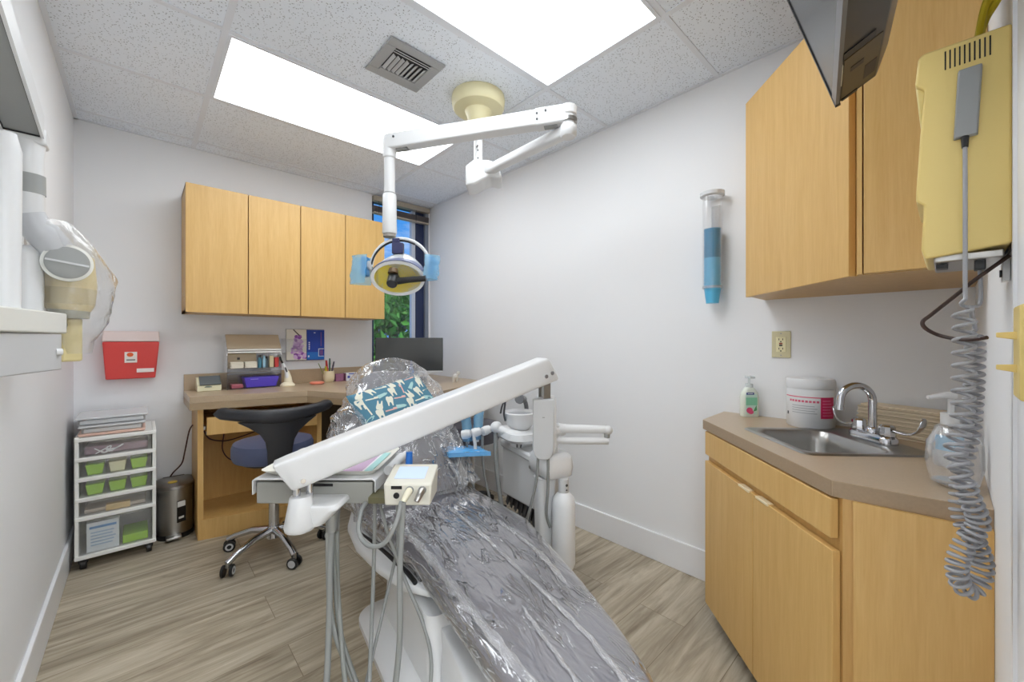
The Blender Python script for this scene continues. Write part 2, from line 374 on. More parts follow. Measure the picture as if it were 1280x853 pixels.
t = thing('ceiling_light', 'added fill light panel, unseen in the passage outside the doorway', 'ceiling light', (0.2, -0.9, 2.44), 0, 'lit ceiling panels')
HALL_FILL = LAMP.copy(); HALL_FILL.name = 'hall fill diffuser'; HALL_FILL.node_tree.nodes['Emission'].inputs['Strength'].default_value = HALL_FILL_E
MB().box(-0.75, 1.05, -1.35, -0.35, 2.425, 2.438).build('diffuser', HALL_FILL, t, world=True, smooth=0)  # added panel, out of view, brightens surfaces facing the camera

# air vent
vt = thing('air_vent', 'square grey louvred air vent in the ceiling between the light panels', 'air vent', (0.892, 1.688, ZC))
VG = mat('vent metal', lin(168, 169, 170), 0.45); VL = mat('vent blade', lin(196, 197, 198), 0.45)
x0, x1, y0, y1 = 0.760, 1.025, 1.555, 1.822
f = MB(); k = 0.045
for a in ((x0, x1, y0, y0 + k), (x0, x1, y1 - k, y1), (x0, x0 + k, y0 + k, y1 - k), (x1 - k, x1, y0 + k, y1 - k)): f.box(a[0], a[1], a[2], a[3], ZC - 0.010, ZC - 0.001)
f.build('frame', VG, vt, world=True, bevel=0.003)
MB().box(x0 + k, x1 - k, y0 + k, y1 - k, ZC - 0.0022, ZC - 0.0012).build('backing', mat('vent dark', lin(58, 58, 60), 0.8), vt, world=True)
for i in range(8):
    x = x0 + k + 0.014 + i * 0.0215
    MB().cbox((x, 1.70, ZC - 0.009), (0.015, 0.11, 0.003), (0, R(38 if i < 4 else -28), 0)).build('louvre', VL, vt, world=True)
for y in (y0 + k + 0.012, y0 + k + 0.026):
    MB().cbox(((x0 + x1) / 2, y, ZC - 0.009), (0.172, 0.012, 0.003), (R(35), 0, 0)).build('louvre', VL, vt, world=True)
MB().box(x0 + k, x1 - k, 1.757, 1.772, ZC - 0.014, ZC - 0.004).build('damper_bar', VG, vt, world=True)
# ------------------------------------------------------------------ wall cupboards, back wall
def sides(x0, x1, y0, y1, z0, z1, th=0.016):
    q = MB(); q.box(x0, x0 + th, y0, y1, z0, z1); q.box(x1 - th, x1, y0, y1, z0, z1)
    q.box(x0, x1, y0, y1, z0, z0 + th); q.box(x0, x1, y0, y1, z1 - th, z1); q.box(x0, x1, y1 - 0.006, y1, z0, z1)
    return q
bx = [0.191, 0.505, 0.812, 1.117, 1.424]
for i, (a, c, lab) in enumerate(((0, 2, 'pale maple two-door wall cupboard nearest the left wall'), (2, 4, 'pale maple two-door wall cupboard beside the narrow window'))):
    xa, xb = bx[a], bx[c]
    t = thing('wall_cupboard', lab, 'cupboard', ((xa + xb) / 2, YB, 1.344), 0, 'maple wall cupboards on the back wall')
    sides(xa + 0.002, xb - 0.002, 3.052, YB, 1.346, 2.106).build('carcass', MAPLE_EDGE, t, world=True)
    for d in (a, a + 1):
        MB().box(bx[d] + 0.0025, bx[d + 1] - 0.0025, 3.03, 3.050, 1.344, 2.108).build('door', MAPLE, t, world=True, bevel=0.0015)

# ------------------------------------------------------------------ corner desk
dk = thing('desk', 'angled maple corner desk with thick taupe laminate top and open kneehole', 'desk', (0.9, 3.0, 0))
top = [(0.204, YB - 0.001), (0.206, 2.955), (0.795, 2.822), (0.925, 2.555), (1.19, 2.10), (1.62, 2.30), (XR - 0.002, 2.45), (XR - 0.002, YB - 0.001)]
MB().prism(top, 0.812, 0.85).build('desktop', COUNTER, dk, world=True, bevel=0.002)
# deep fascia under the front edges
def strip(mb, p, q_, z0, z1, th=0.02):
    p, q_ = Vector(p + (0,)), Vector(q_ + (0,)); d = (q_ - p).normalized(); n = Vector((-d.y, d.x, 0)) * th
    mb.prism([tuple(p.xy), tuple(q_.xy), tuple((q_ + n).xy), tuple((p + n).xy)], z0, z1)
fb = MB(); strip(fb, top[1], top[2], 0.772, 0.812); strip(fb, top[2], top[3], 0.772, 0.812); strip(fb, top[3], top[4], 0.772, 0.812); strip(fb, top[0], top[1], 0.772, 0.812)
fb.build('fascia', FASCIA, dk, world=True)
sp = MB(); sp.box(0.204, WX0 - 0.002, YB - 0.018, YB - 0.001, 0.85, 0.955)
sp.build('backsplash', COUNTER, dk, world=True, bevel=0.002)
sl = -0.2258  # front line slope of the left run
fy = lambda x: 2.985 + (x - 0.25) * sl
MB().prism([(0.245, 3.35), (0.245, fy(0.245)), (0.272, fy(0.272)), (0.272, 3.35)], 0.0, 0.772).build('side_panel', MAPLE, dk, world=True)
MB().prism([(0.862, 3.35), (0.862, fy(0.862)), (0.889, fy(0.889)), (0.889, 3.35)], 0.0, 0.772).build('side_panel', MAPLE, dk, world=True)
MB().box(0.272, 0.862, 3.335, 3.35, 0.0, 0.772).build('back_panel', MAPLE_IN, dk, world=True)
MB().prism([(0.272, 3.335), (0.272, fy(0.272)), (0.862, fy(0.862)), (0.862, 3.335)], 0.100, 0.118).build('bottom_shelf', MAPLE_IN, dk, world=True)
MB().prism([(0.246, fy(0.246) + 0.02), (0.246, fy(0.246) - 0.006), (0.888, fy(0.888) - 0.006), (0.888, fy(0.888) + 0.02)], 0.0, 0.116).build('plinth', MAPLE, dk, world=True)
dr = MB().prism([(0.285, fy(0.285) - 0.03), (0.855, fy(0.855) - 0.03), (0.855, fy(0.855) - 0.012), (0.285, fy(0.285) - 0.012)], 0.618, 0.722).build('drawer', MAPLE, dk, world=True, bevel=0.002)
q = MB(); q.prism([(0.30, 3.30), (0.30, fy(0.3) - 0.012), (0.845, fy(0.845) - 0.012), (0.845, 3.25)], 0.64, 0.70)
q.build('tray', MAPLE_IN, dr, world=True)
q = MB(); q.box(0.273, 0.283, 2.99, 3.25, 0.645, 0.665); q.cyl((0.284, 2.968, 0.628), (0.294, 2.968, 0.628), 0.012)
q.build('runner', STEEL, dr, world=True)
MB().box(2.012, 2.030, 2.50, 3.33, 0.76, 0.812).build('wall_cleat', MAPLE_IN, dk, world=True)
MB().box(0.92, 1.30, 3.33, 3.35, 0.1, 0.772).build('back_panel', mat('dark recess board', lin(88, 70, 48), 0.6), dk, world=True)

# cables below the desk
CORD = mat('dark red brown cord', lin(66, 34, 34), 0.5)
def cord(name, pts, r, m_, label, cat='cord', n=8):
    o = MB().tube(sub(pts, 8), r, n).build(name, m_, loc=pts[0]); return tag(o, label, cat)
cord('power_cord', [(0.243, 3.25, 0.64), (0.225, 3.255, 0.60), (0.205, 3.26, 0.48), (0.19, 3.275, 0.40), (0.15, 3.30, 0.345), (0.13, 3.33, 0.30)], 0.004, CORD, 'dark red cord looping down behind the small steel bin')
cord('power_cord', [(0.276, 2.985, 0.64), (0.31, 3.05, 0.575), (0.40, 3.15, 0.53), (0.50, 3.22, 0.53), (0.62, 3.28, 0.55)], 0.004, CORD, 'dark cord sagging inside the desk kneehole below the drawer')
cord('power_cord', [(0.42, 3.30, 0.64), (0.41, 3.29, 0.55), (0.40, 3.27, 0.45), (0.44, 3.25, 0.38), (0.52, 3.24, 0.36), (0.60, 3.26, 0.40)], 0.0035, CORD, 'thin dark cord hanging in a loop at the back of the desk kneehole')

# ------------------------------------------------------------------ sharps container
sh = thing('sharps_container', 'red sharps container with translucent lid hung on the back wall', 'sharps container', (-0.04, YB, 0.945))
RED = mat('red plastic', lin(222, 70, 66), 0.4)
def tap(x0, x1, x2, x3, z0, z1, y0, y1, y2):
    return [[(x0, y0, z0), (x1, y0, z0), (x1, YB - 0.004, z0), (x0, YB - 0.004, z0)], [(x2, y2, z1), (x3, y2, z1), (x3, YB - 0.004, z1), (x2, YB - 0.004, z1)]]
MB().loft(tap(-0.150, 0.066, -0.162, 0.084, 0.948, 1.168, 3.292, 0, 3.268)).build('bin_body', RED, sh, world=True, bevel=0.006)
MB().loft(tap(-0.165, 0.087, -0.160, 0.082, 1.170, 1.232, 3.266, 0, 3.285)).build('lid', mat('cloudy lid', lin(226, 208, 204), 0.35), sh, world=True, bevel=0.006)
la = MB(); la.m(0).box(-0.070, -0.016, 3.2745, 3.277, 1.045, 1.122); la.m(1).prism([(-0.046 + 0.015 * math.cos(i * PI / 4), 1.092 + 0.013 * math.sin(i * PI / 4)) for i in range(8)], 3.2735, 3.2745, 'y')
la.m(2).box(-0.062, -0.024, 3.2735, 3.2745, 1.058, 1.064)
la.build('hazard_label', [mat('label white', lin(236, 230, 224), 0.5), mat('label orange', lin(226, 92, 30), 0.5), DGREY], sh, world=True, smooth=0)
MB().box(-0.018, 0.060, 3.280, 3.2835, 0.985, 1.008).build('strip_label', mat('strip white', lin(238, 228, 224), 0.5), sh, world=True, smooth=0)

# ------------------------------------------------------------------ wall leaflet holder and leaflets
lh = thing('leaflet_holder', 'clear acrylic leaflet holder on the back wall above the desk', 'holder', (0.89, YB, 1.03))
q = MB(); q.box(0.760, 0.79, YB - 0.035, YB - 0.002, 1.08, 1.19); q.box(0.76, 0.93, YB - 0.045, YB - 0.042, 1.09, 1.185)
q.build('pocket', CLEAR, lh, world=True)
MB().box(0.795, 1.066, YB - 0.012, YB - 0.002, 1.02, 1.262).build('back_plate', CLEARW, lh, world=True)
oc = MB(); oc.m(0).box(0.796, 0.932, YB - 0.030, YB - 0.014, 1.028, 1.258)
random.seed(5)
yy = YB - 0.0305
def blob(mb, cx, cz, rx, rz, y, n=10, ang=0):
    mb.add([(cx + rx * math.cos(2 * PI * i / n) * math.cos(ang) - rz * math.sin(2 * PI * i / n) * math.sin(ang), y, cz + rx * math.cos(2 * PI * i / n) * math.sin(ang) + rz * math.sin(2 * PI * i / n) * math.cos(ang)) for i in range(n)], [tuple(range(n))])
for i in range(60):
    f = random.random(); cx = 0.872 + 0.040 * (0.35 + f) * random.uniform(-1, 1); cz = 1.205 - 0.165 * f
    oc.m(random.choice((1, 1, 2, 3))); blob(oc, cx, cz, random.uniform(0.009, 0.018), random.uniform(0.008, 0.014), yy - 0.00004 * i, ang=random.uniform(0, 3))
oc.m(4).add([(0.836, yy - 0.003, 1.256), (0.845, yy - 0.003, 1.257), (0.888, yy - 0.003, 1.212), (0.878, yy - 0.003, 1.210)], [(0, 1, 2, 3)])
tag(oc.build('leaflet', [mat('leaflet cream', lin(236, 232, 220), 0.5), mat('orchid purple', lin(150, 84, 176), 0.5), mat('orchid lilac', lin(204, 150, 218), 0.5), mat('orchid pale', lin(224, 190, 230), 0.5), mat('orchid stem', lin(70, 50, 50), 0.5)], smooth=0, recalc=False), 'cream leaflet with a purple orchid in the wall holder', 'leaflet', 'leaflets in the wall holder')
bc = MB(); bc.m(0).box(0.936, 1.063, YB - 0.028, YB - 0.014, 1.024, 1.256)
y = YB - 0.0290
bc.m(1).box(0.938, 1.061, y, y + 0.001, 1.030, 1.085); bc.m(2).box(1.018, 1.058, y - 0.001, y, 1.050, 1.112); bc.m(0).box(1.023, 1.058, y - 0.0015, y, 1.055, 1.107); bc.m(3).box(1.030, 1.052, y - 0.002, y, 1.062, 1.10)
bc.m(3).box(1.035, 1.042, y - 0.001, y, 1.13, 1.24)
for k in range(4): bc.m(2).box(0.948, 0.956, y - 0.001, y, 1.105 + k * 0.016, 1.116 + k * 0.016)
bc.m(2).box(0.985, 0.997, y - 0.001, y, 1.232, 1.237); bc.m(2).box(0.943, 0.953, y - 0.001, y, 1.045, 1.06)
tag(bc.build('leaflet', [mat('leaflet blue', lin(26, 64, 168), 0.4), mat('leaflet light blue', lin(34, 116, 206), 0.4), mat('leaflet white', lin(226, 232, 244), 0.5), mat('leaflet mauve', lin(120, 84, 150), 0.5)], smooth=0), 'blue leaflet with a small framed corner in the wall holder', 'leaflet', 'leaflets in the wall holder')

# ------------------------------------------------------------------ things on the desk
ZD = 0.8505
# small box with grey lid
bxk = thing('glove_box', 'small cream box with grey hinged clear front at left end of the desk', 'box', (0.325, 3.262, ZD))
MB().prism([(3.215, ZD), (3.330, ZD), (3.330, ZD + 0.085), (3.285, ZD + 0.085), (3.215, ZD + 0.035)], 0.262, 0.388, 'x').build('tray_body', mat('cream tray', lin(232, 228, 196), 0.4), bxk, world=True, bevel=0.003)
MB().loft([[(0.275, 3.213, ZD + 0.038), (0.385, 3.213, ZD + 0.038), (0.385, 3.280, ZD + 0.088), (0.275, 3.280, ZD + 0.088)], [(0.275, 3.209, ZD + 0.043), (0.385, 3.209, ZD + 0.043), (0.385, 3.276, ZD + 0.093), (0.275, 3.276, ZD + 0.093)]]).build('flap', mat('smoke grey flap', lin(104, 110, 112), 0.25), bxk, world=True)
MB().prism([(0.318 + 0.020 * math.cos(a * PI / 8), ZD + 0.024 + 0.010 * math.sin(a * PI / 8)) for a in range(9)], 3.212, 3.2145, 'y').build('badge', mat('badge green grey', lin(120, 130, 116), 0.5), bxk, world=True)
# acrylic organiser
og = thing('desk_organizer', 'tall clear acrylic organizer with slant lid and two drawers on the desk', 'organizer', (0.570, 3.26, ZD))
xo0, xo1, yo0, yo1 = 0.425, 0.722, 3.185, 3.335
q = MB(); th = 0.004
prof = [(yo0, ZD), (yo1, ZD), (yo1, 1.215), (yo1 - 0.055, 1.215), (yo0 + 0.01, 1.125), (yo0, 1.0)]
q.prism(prof, xo0 - 0.012, xo0 - 0.012 + th, 'x'); q.prism(prof, xo1 - th + 0.008, xo1 + 0.008, 'x')
for z in (ZD + 0.002, 0.948, 0.986): q.box(xo0 - 0.01, xo1 + 0.006, yo0, yo1, z, z + 0.003)
q.box(xo0 - 0.01, xo1 + 0.006, yo1 - 0.003, yo1, ZD, 1.215); q.box(xo0 - 0.01, xo1 + 0.006, yo1 - 0.055, yo1, 1.211, 1.215)
q.build('case', CLEAR, og, world=True)
MB().loft([[(xo0 - 0.01, yo0 + 0.005, 1.118), (xo1 + 0.006, yo0 + 0.005, 1.118), (xo1 + 0.006, yo1 - 0.055, 1.213), (xo0 - 0.01, yo1 - 0.055, 1.213)], [(xo0 - 0.01, yo0 + 0.002, 1.121), (xo1 + 0.006, yo0 + 0.002, 1.121), (xo1 + 0.006, yo1 - 0.058, 1.216), (xo0 - 0.01, yo1 - 0.058, 1.216)]]).build('slant_lid', mat('tan tinted lid', lin(190, 174, 150), 0.25), og, world=True)
q = MB(); q.cyl((xo0 - 0.008, yo0 + 0.0, 1.112), (xo1 + 0.004, yo0 + 0.0, 1.112), 0.006, n=10); q.cyl((xo0 - 0.008, yo0 + 0.0, 1.096), (xo1 + 0.004, yo0 + 0.0, 1.096), 0.005, n=10)
q.build('hinge_rod', mat('glossy white rod', lin(248, 248, 244), 0.15), og, world=True)
for a, c in ((xo0, xo0 + 0.145), (xo0 + 0.150, xo1)):
    q = MB(); q.box(a, c, yo0 - 0.004, yo0 - 0.001, 0.951, 0.985); q.box(a, c, yo0, yo1 - 0.01, 0.951, 0.953)
    d = q.build('drawer', CLEARD, og, world=True)
MB().box(xo0, xo0 + 0.165, yo0 + 0.07, yo1 - 0.006, 0.990, 1.085).build('divider', mat('tan divider', lin(196, 178, 150), 0.5), og, world=True)
def small(name, mb, m_, label, cat, group=None, **kw):
    return tag(mb.build(name, m_, **kw), label, cat, group)
for i, (x, lab) in enumerate(((0.470, 'left stack of folded white gauze in the clear organizer'), (0.548, 'right stack of folded white gauze in the clear organizer'))):
    q = MB()
    for k in range(5): q.cbox((x + 0.002 * (k % 2), yo0 + 0.035, 0.9935 + k * 0.0085), (0.07, 0.055, 0.0075), (0, 0, R(2 * (k % 3 - 1))))
    small('gauze_stack', q, mat('gauze white', lin(238, 232, 216), 0.7), lab, 'gauze', 'gauze stacks in the organizer', bevel=0.002)
small('dark_clip', MB().box(0.478, 0.493, yo0 + 0.064, yo0 + 0.069, 1.045, 1.06), DGREY, 'small dark square clip on the tan divider of the organizer', 'clip')
def bottle(x, y, z, r, h, m_, cap, label, group, name='small_bottle'):
    t = thing(name, label, 'bottle', (x, y, z), 0, group)
    MB().lathe([(r * 0.9, z), (r, z + 0.004), (r, z + h * 0.74), (r * 0.6, z + h * 0.82)], (x, y, 0), 20).build('bottle_body', m_, t, world=True)
    MB().lathe([(r * 0.66, z + h * 0.80), (r * 0.66, z + h), (r * 0.5, z + h)], (x, y, 0), 20).build('cap', cap, t, world=True)
TEAL = mat('teal bottle', lin(74, 130, 150), 0.3); PALEB = mat('pale blue bottle', lin(150, 190, 210), 0.3)
bottle(0.606, yo0 + 0.045, 0.9892, 0.012, 0.085, TEAL, DGREY, 'teal bottle next to the gauze in the organizer', 'bottles in the organizer')
bottle(0.630, yo0 + 0.035, 0.9892, 0.010, 0.080, PALEB, PALEB, 'pale blue bottle between two darker bottles in the organizer', 'bottles in the organizer')
bottle(0.648, yo0 + 0.055, 0.9892, 0.010, 0.075, mat('grey bottle', lin(96, 112, 120), 0.3), DGREY, 'grey bottle third from the gauze in the organizer', 'bottles in the organizer')
small('cream_card_box', MB().box(0.663, 0.688, yo0 + 0.03, yo0 + 0.06, 0.9895, 1.068), mat('cream card', lin(226, 212, 170), 0.5), 'narrow cream card box beside the red box in the organizer', 'box', bevel=0.001)
small('red_card_box', MB().box(0.693, 0.717, yo0 + 0.02, yo0 + 0.06, 0.9895, 1.056), mat('red card', lin(204, 66, 62), 0.5), 'small red card box at the right of the organizer', 'box', bevel=0.001)
pb = thing('purple_caddy', 'purple plastic tray under the clear organizer drawers', 'tray', (0.615, 3.235, ZD))
PUR = mat('purple plastic', lin(92, 74, 200), 0.35)
MB().loft([[(0.522, 3.200, ZD + 0.006), (0.700, 3.200, ZD + 0.006), (0.700, 3.300, ZD + 0.006), (0.522, 3.300, ZD + 0.006)], [(0.508, 3.186, ZD + 0.075), (0.716, 3.186, ZD + 0.075), (0.716, 3.310, ZD + 0.075), (0.508, 3.310, ZD + 0.075)]]).build('tray_body', PUR, pb, world=True, bevel=0.004)
MB().box(0.545, 0.590, 3.1865, 3.190, ZD + 0.060, ZD + 0.064).build('pale_stripe', mat('lilac stripe', lin(170, 156, 236), 0.4), pb, world=True)
small('pink_case', MB().box(0.440, 0.505, 3.20, 3.28, ZD + 0.006, ZD + 0.032), mat('dusky pink plastic', lin(170, 92, 104), 0.4), 'dusky pink flat case left of the purple tray', 'case', bevel=0.003)
# curing light on its stand
cl = thing('curing_light', 'cream handpiece with black tip standing on its cream base on the desk', 'dental tool', (0.768, 3.185, ZD))
CREAM = mat('cream plastic', lin(240, 230, 202), 0.35)
MB().lathe([(0.046, ZD), (0.048, ZD + 0.008), (0.040, ZD + 0.020), (0.022, ZD + 0.03)], (0.768, 3.185, 0)).build('base', CREAM, cl, world=True)
MB().tube([(0.773, 3.187, ZD + 0.015), (0.770, 3.185, ZD + 0.06), (0.763, 3.183, ZD + 0.108)], [0.030, 0.024, 0.013], 16).build('stand', CREAM, cl, world=True)
MB().tube([(0.765, 3.175, ZD + 0.06), (0.755, 3.177, ZD + 0.115), (0.737, 3.180, ZD + 0.165)], [0.014, 0.011, 0.007], 12).build('handpiece', PLASTIC, cl, world=True)
MB().tube(sub([(0.738, 3.180, ZD + 0.160), (0.725, 3.182, ZD + 0.188), (0.719, 3.183, ZD + 0.212)], 4), [0.006] * 8 + [0.003], 10).build('tip', BLACK, cl, world=True)
MB().cbox((0.7535, 3.1665, ZD + 0.118), (0.008, 0.006, 0.035), (0, R(-18), 0)).build('buttons', BLACK, cl, world=True)
small('coral_dish', MB().lathe([(0.040, ZD), (0.050, ZD + 0.006), (0.050, ZD + 0.014), (0.043, ZD + 0.018), (0.0, ZD + 0.014)], (0.965, 3.185, 0)), mat('coral plastic', lin(246, 148, 122), 0.4), 'small round coral dish on the desk', 'dish')
# pencil cup
pc = tag(MB().lathe([(0.030, ZD), (0.040, ZD + 0.02), (0.042, ZD + 0.05), (0.037, ZD + 0.088), (0.033, ZD + 0.088), (0.036, ZD + 0.05), (0.028, ZD + 0.008), (0, ZD + 0.008)], (1.075, 3.26, 0)).build('pencil_cup', mat('cream ceramic', lin(226, 212, 178), 0.35)), 'cream pot holding pens on the desk', 'pot')
for i, (dx, dy, tx, ty, h, c, lab) in enumerate(((-0.012, 0, -0.020, 0, 0.170, (206, 58, 62), 'fat red pen in the cream pot'), (-0.018, -0.01, -0.028, -0.01, 0.125, (226, 206, 60), 'yellow marker leaning in the cream pot'), (0.006, 0.0, 0.006, 0.0, 0.185, (70, 110, 96), 'tallest dark green pen in the cream pot'), (0.018, 0.01, 0.038, 0.0, 0.160, (96, 88, 104), 'dark grey pen leaning right in the cream pot'), (-0.025, 0.01, -0.078, 0.0, 0.150, (150, 160, 90), 'thin olive pencil leaning left in the cream pot'))):
    r = 0.008 if i < 2 else (0.003 if i == 4 else 0.0065)
    t = thing('pen', lab, 'pen', (1.075 + dx * 0.6, 3.26 + dy * 0.6, ZD + 0.012), 0, 'pens in the cream pot')
    p0 = Vector((1.075 + dx * 0.6, 3.26 + dy * 0.6, ZD + 0.012)); p1 = Vector((1.075 + tx, 3.26 + ty, ZD + h))
    MB().cyl(p0, p0.lerp(p1, 0.72), r, n=10).build('barrel', mat('pen colour', lin(*c), 0.4), t, world=True)
    MB().tube([p0.lerp(p1, 0.72), p0.lerp(p1, 0.75), p1], [r * 1.12, r * 1.12, r * 0.8], 10).build('pen_cap', mat('pen cap', lin(*[int(v * 0.85) for v in c]), 0.4), t, world=True)
wb = MB(); wb.m(0).box(1.205, 1.30, 3.255, 3.325, ZD, ZD + 0.062); wb.m(1).box(1.203, 1.2045, 3.257, 3.323, ZD, ZD + 0.062); wb.m(2).box(1.225, 1.30, 3.2535, 3.2545, ZD + 0.052, ZD + 0.060); wb.m(2).box(1.215, 1.235, 3.2535, 3.2545, ZD + 0.022, ZD + 0.042)
tag(wb.build('card_box', [mat('box white', lin(226, 228, 236), 0.5), mat('box mauve', lin(150, 96, 130), 0.5), mat('box blue', lin(72, 84, 178), 0.5)], bevel=0.001), 'white card box with blue print beside the pen pot', 'box')
pk = MB(); pk.box(1.135, 1.195, 3.28, 3.325, ZD, ZD + 0.058)
tag(pk.build('card_box', mat('mauve card', lin(160, 106, 138), 0.5), bevel=0.001), 'small mauve card box between pen pot and white box', 'box')

# monitor
mo = thing('monitor', 'black flat monitor on a white stand on the desk in front of the window', 'monitor', (1.516, 2.80, ZD), R(-36))
MB().box(-0.253, 0.253, -0.012, 0.022, 0.085, 0.345).build('screen_shell', BLACK, mo, bevel=0.003)
MB().box(-0.248, 0.248, -0.0135, -0.012, 0.092, 0.341).build('screen', mat('dark glossy screen', lin(62, 64, 64), 0.12, spec=0.6), mo, smooth=0)
MB().box(-0.253, 0.253, -0.0145, 0.0, 0.080, 0.091).build('chin', mat('grey chin', lin(196, 198, 202), 0.35), mo, bevel=0.001)
MB().box(-0.035, 0.035, 0.01, 0.03, 0.008, 0.2).build('neck', PLASTIC, mo, bevel=0.003)
MB().box(-0.12, 0.12, -0.06, 0.11, 0.0, 0.010).build('foot', PLASTIC, mo, bevel=0.004)
fg = thing('tooth_figurine', 'small white tooth shaped figurine on the desk right of the monitor', 'figurine', (1.80, 2.60, ZD))
TW = mat('figurine white', lin(214, 212, 206), 0.4)
q = MB(); q.ell((1.80, 2.60, ZD + 0.042), (0.026, 0.020, 0.022)); 
for dx in (-0.014, 0.014): q.tube([(1.80 + dx, 2.60, ZD + 0.04), (1.80 + dx * 1.2, 2.60, ZD)], [0.014, 0.006], 10)
q.build('tooth_body', TW, fg, world=True)
MB().ell((1.822, 2.59, ZD + 0.070), (0.018, 0.015, 0.015)).build('crown', TW, fg, world=True)
small('blue_cone', MB().lathe([(0.034, ZD), (0.034, ZD + 0.004), (0.020, ZD + 0.10), (0.006, ZD + 0.185), (0.002, ZD + 0.20)], (1.245, 2.275, 0), 24), mat('translucent blue', lin(92, 140, 206), 0.25, alpha=0.75), 'slim pale blue plastic cone standing on the desk below the monitor', 'cone')
small('computer_mouse', MB().ell((1.37, 2.40, ZD + 0.0185), (0.034, 0.055, 0.017)), BLACK, 'black computer mouse on the desk below the monitor', 'mouse')
ps = thing('card_reader', 'small dark square device standing on the desk under the monitor', 'device', (1.52, 2.60, ZD))
MB().box(1.495, 1.550, 2.60, 2.63, ZD, ZD + 0.06).build('shell', DGREY, ps, world=True, bevel=0.003)
MB().box(1.500, 1.545, 2.598, 2.60, ZD + 0.008, ZD + 0.052).build('display', BLACK, ps, world=True)

# ------------------------------------------------------------------ drawer cart
ct = thing('drawer_cart', 'white plastic drawer cart on black casters, tower of clear drawers', 'drawer cart', (-0.095, 3.15, 0))
cx0, cx1, cy0, cy1 = -0.247, 0.063, 2.99, 3.335
CW = mat('cart white', lin(236, 236, 232), 0.4)
zs = [0.066, 0.2636, 0.3606, 0.4635, 0.566, 0.668]
q = MB()
for x in (cx0, cx1 - 0.016):
    q.box(x, x + 0.016, cy0, cy1, 0.066, 0.682)
q.box(cx0, cx1, cy1 - 0.012, cy1, 0.066, 0.682)
for z in zs: q.box(cx0, cx1, cy0 - 0.004, cy1, z - 0.010, z + 0.010)
q.build('cart_frame', CW, ct, world=True, bevel=0.003)
for i in range(5):
    z0, z1 = zs[i] + 0.011, zs[i + 1] - 0.012
    q = MB(); q.box(cx0 + 0.020, cx1 - 0.020, cy0 + 0.004, cy0 + 0.008, z0, z1); q.box(cx0 + 0.02, cx0 + 0.023, cy0 + 0.008, cy1 - 0.03, z0, z1 - 0.012); q.box(cx1 - 0.023, cx1 - 0.02, cy0 + 0.008, cy1 - 0.03, z0, z1 - 0.012); q.box(cx0 + 0.02, cx1 - 0.02, cy0 + 0.008, cy1 - 0.03, z0, z0 + 0.003)
    d = q.build('drawer', CLEARD, ct, world=True)
    MB().box(cx0 + 0.05, cx1 - 0.05, cy0 - 0.001, cy0 + 0.004, z1 - 0.008, z1).build('lip', CLEAR, d, world=True)
for x in (cx0 + 0.03, cx1 - 0.03):
    for y in (cy0 + 0.03, cy1 - 0.04):
        w_ = thing('caster', '', '', (0, 0, 0)); 
        for k_ in ('label', 'category'): del w_[k_]
        w_.parent = ct; w_.matrix_basis = ct.matrix_basis.inverted() @ Matrix.Translation((x, y, 0))
        MB().cyl((-0.012, 0, 0.024), (0.012, 0, 0.024), 0.024).build('wheel', BLACK, w_, bevel=0.004)
        MB().box(-0.018, 0.018, -0.018, 0.018, 0.030, 0.056).build('fork', BLACK, w_, bevel=0.006)
LIME = mat('lime plastic', lin(150, 200, 40), 0.4); PALE = mat('pale yellow plastic', lin(218, 218, 178), 0.4)
nm = ('left', 'middle', 'right')
for row, zz in ((3, zs[3] + 0.0145), (2, zs[2] + 0.0145)):
    for i in range(3):
        x = cx0 + 0.072 + i * 0.084
        c = PALE if (row == 3 and i == 1) else LIME
        lab = f"{'pale yellow' if c is PALE else 'lime green'} bin at {nm[i]} in the {'second' if row == 3 else 'third'} cart drawer from the top"
        q = MB(); q.loft([[(x - 0.027, cy0 + 0.022, zz), (x + 0.027, cy0 + 0.022, zz), (x + 0.027, cy0 + 0.22, zz), (x - 0.027, cy0 + 0.22, zz)], [(x - 0.035, cy0 + 0.012, zz + 0.055), (x + 0.035, cy0 + 0.012, zz + 0.055), (x + 0.035, cy0 + 0.23, zz + 0.055), (x - 0.035, cy0 + 0.23, zz + 0.055)]])
        small('drawer_bin', q, c, lab, 'bin', 'bins in the drawer cart', bevel=0.003)
zz = zs[0] + 0.0145
q = MB(); q.m(0).box(-0.205, -0.085, cy0 + 0.014, cy0 + 0.016, zz, zz + 0.150); q.m(1).box(-0.195, -0.095, cy0 + 0.0125, cy0 + 0.014, zz + 0.118, zz + 0.130)
for k in range(5): q.m(2).box(-0.19, -0.11 + 0.006 * (k % 3), cy0 + 0.0125, cy0 + 0.014, zz + 0.03 + k * 0.016, zz + 0.037 + k * 0.016)
q.m(0).box(-0.205, -0.085, cy0 + 0.017, cy0 + 0.12, zz, zz + 0.145)
tag(q.build('carton', [mat('carton white', lin(216, 224, 228), 0.5), mat('carton blue', lin(90, 140, 190), 0.5), mat('carton grey blue', lin(160, 184, 206), 0.5)], smooth=0), 'white carton with blue print in the bottom drawer of the cart', 'carton')
small('drawer_bin', MB().box(-0.072, 0.030, cy0 + 0.02, cy0 + 0.2, zz, zz + 0.042), LIME, 'low lime green bin in the bottom drawer of the cart', 'bin', 'bins in the drawer cart', bevel=0.003)
small('card_box', MB().box(-0.135, -0.042, cy0 + 0.012, cy0 + 0.05, zs[1] + 0.0145, zs[1] + 0.046), mat('tan card', lin(206, 180, 126), 0.5), 'small tan card box in the fourth drawer of the cart', 'box', bevel=0.001)
small('cotton_roll_pack', MB().box(-0.215, 0.02, cy0 + 0.03, cy0 + 0.2, zs[1] + 0.0145, zs[1] + 0.034), mat('brownish pack', lin(190, 180, 166), 0.6), 'flat beige pack lying in the fourth drawer of the cart', 'pack', bevel=0.004)
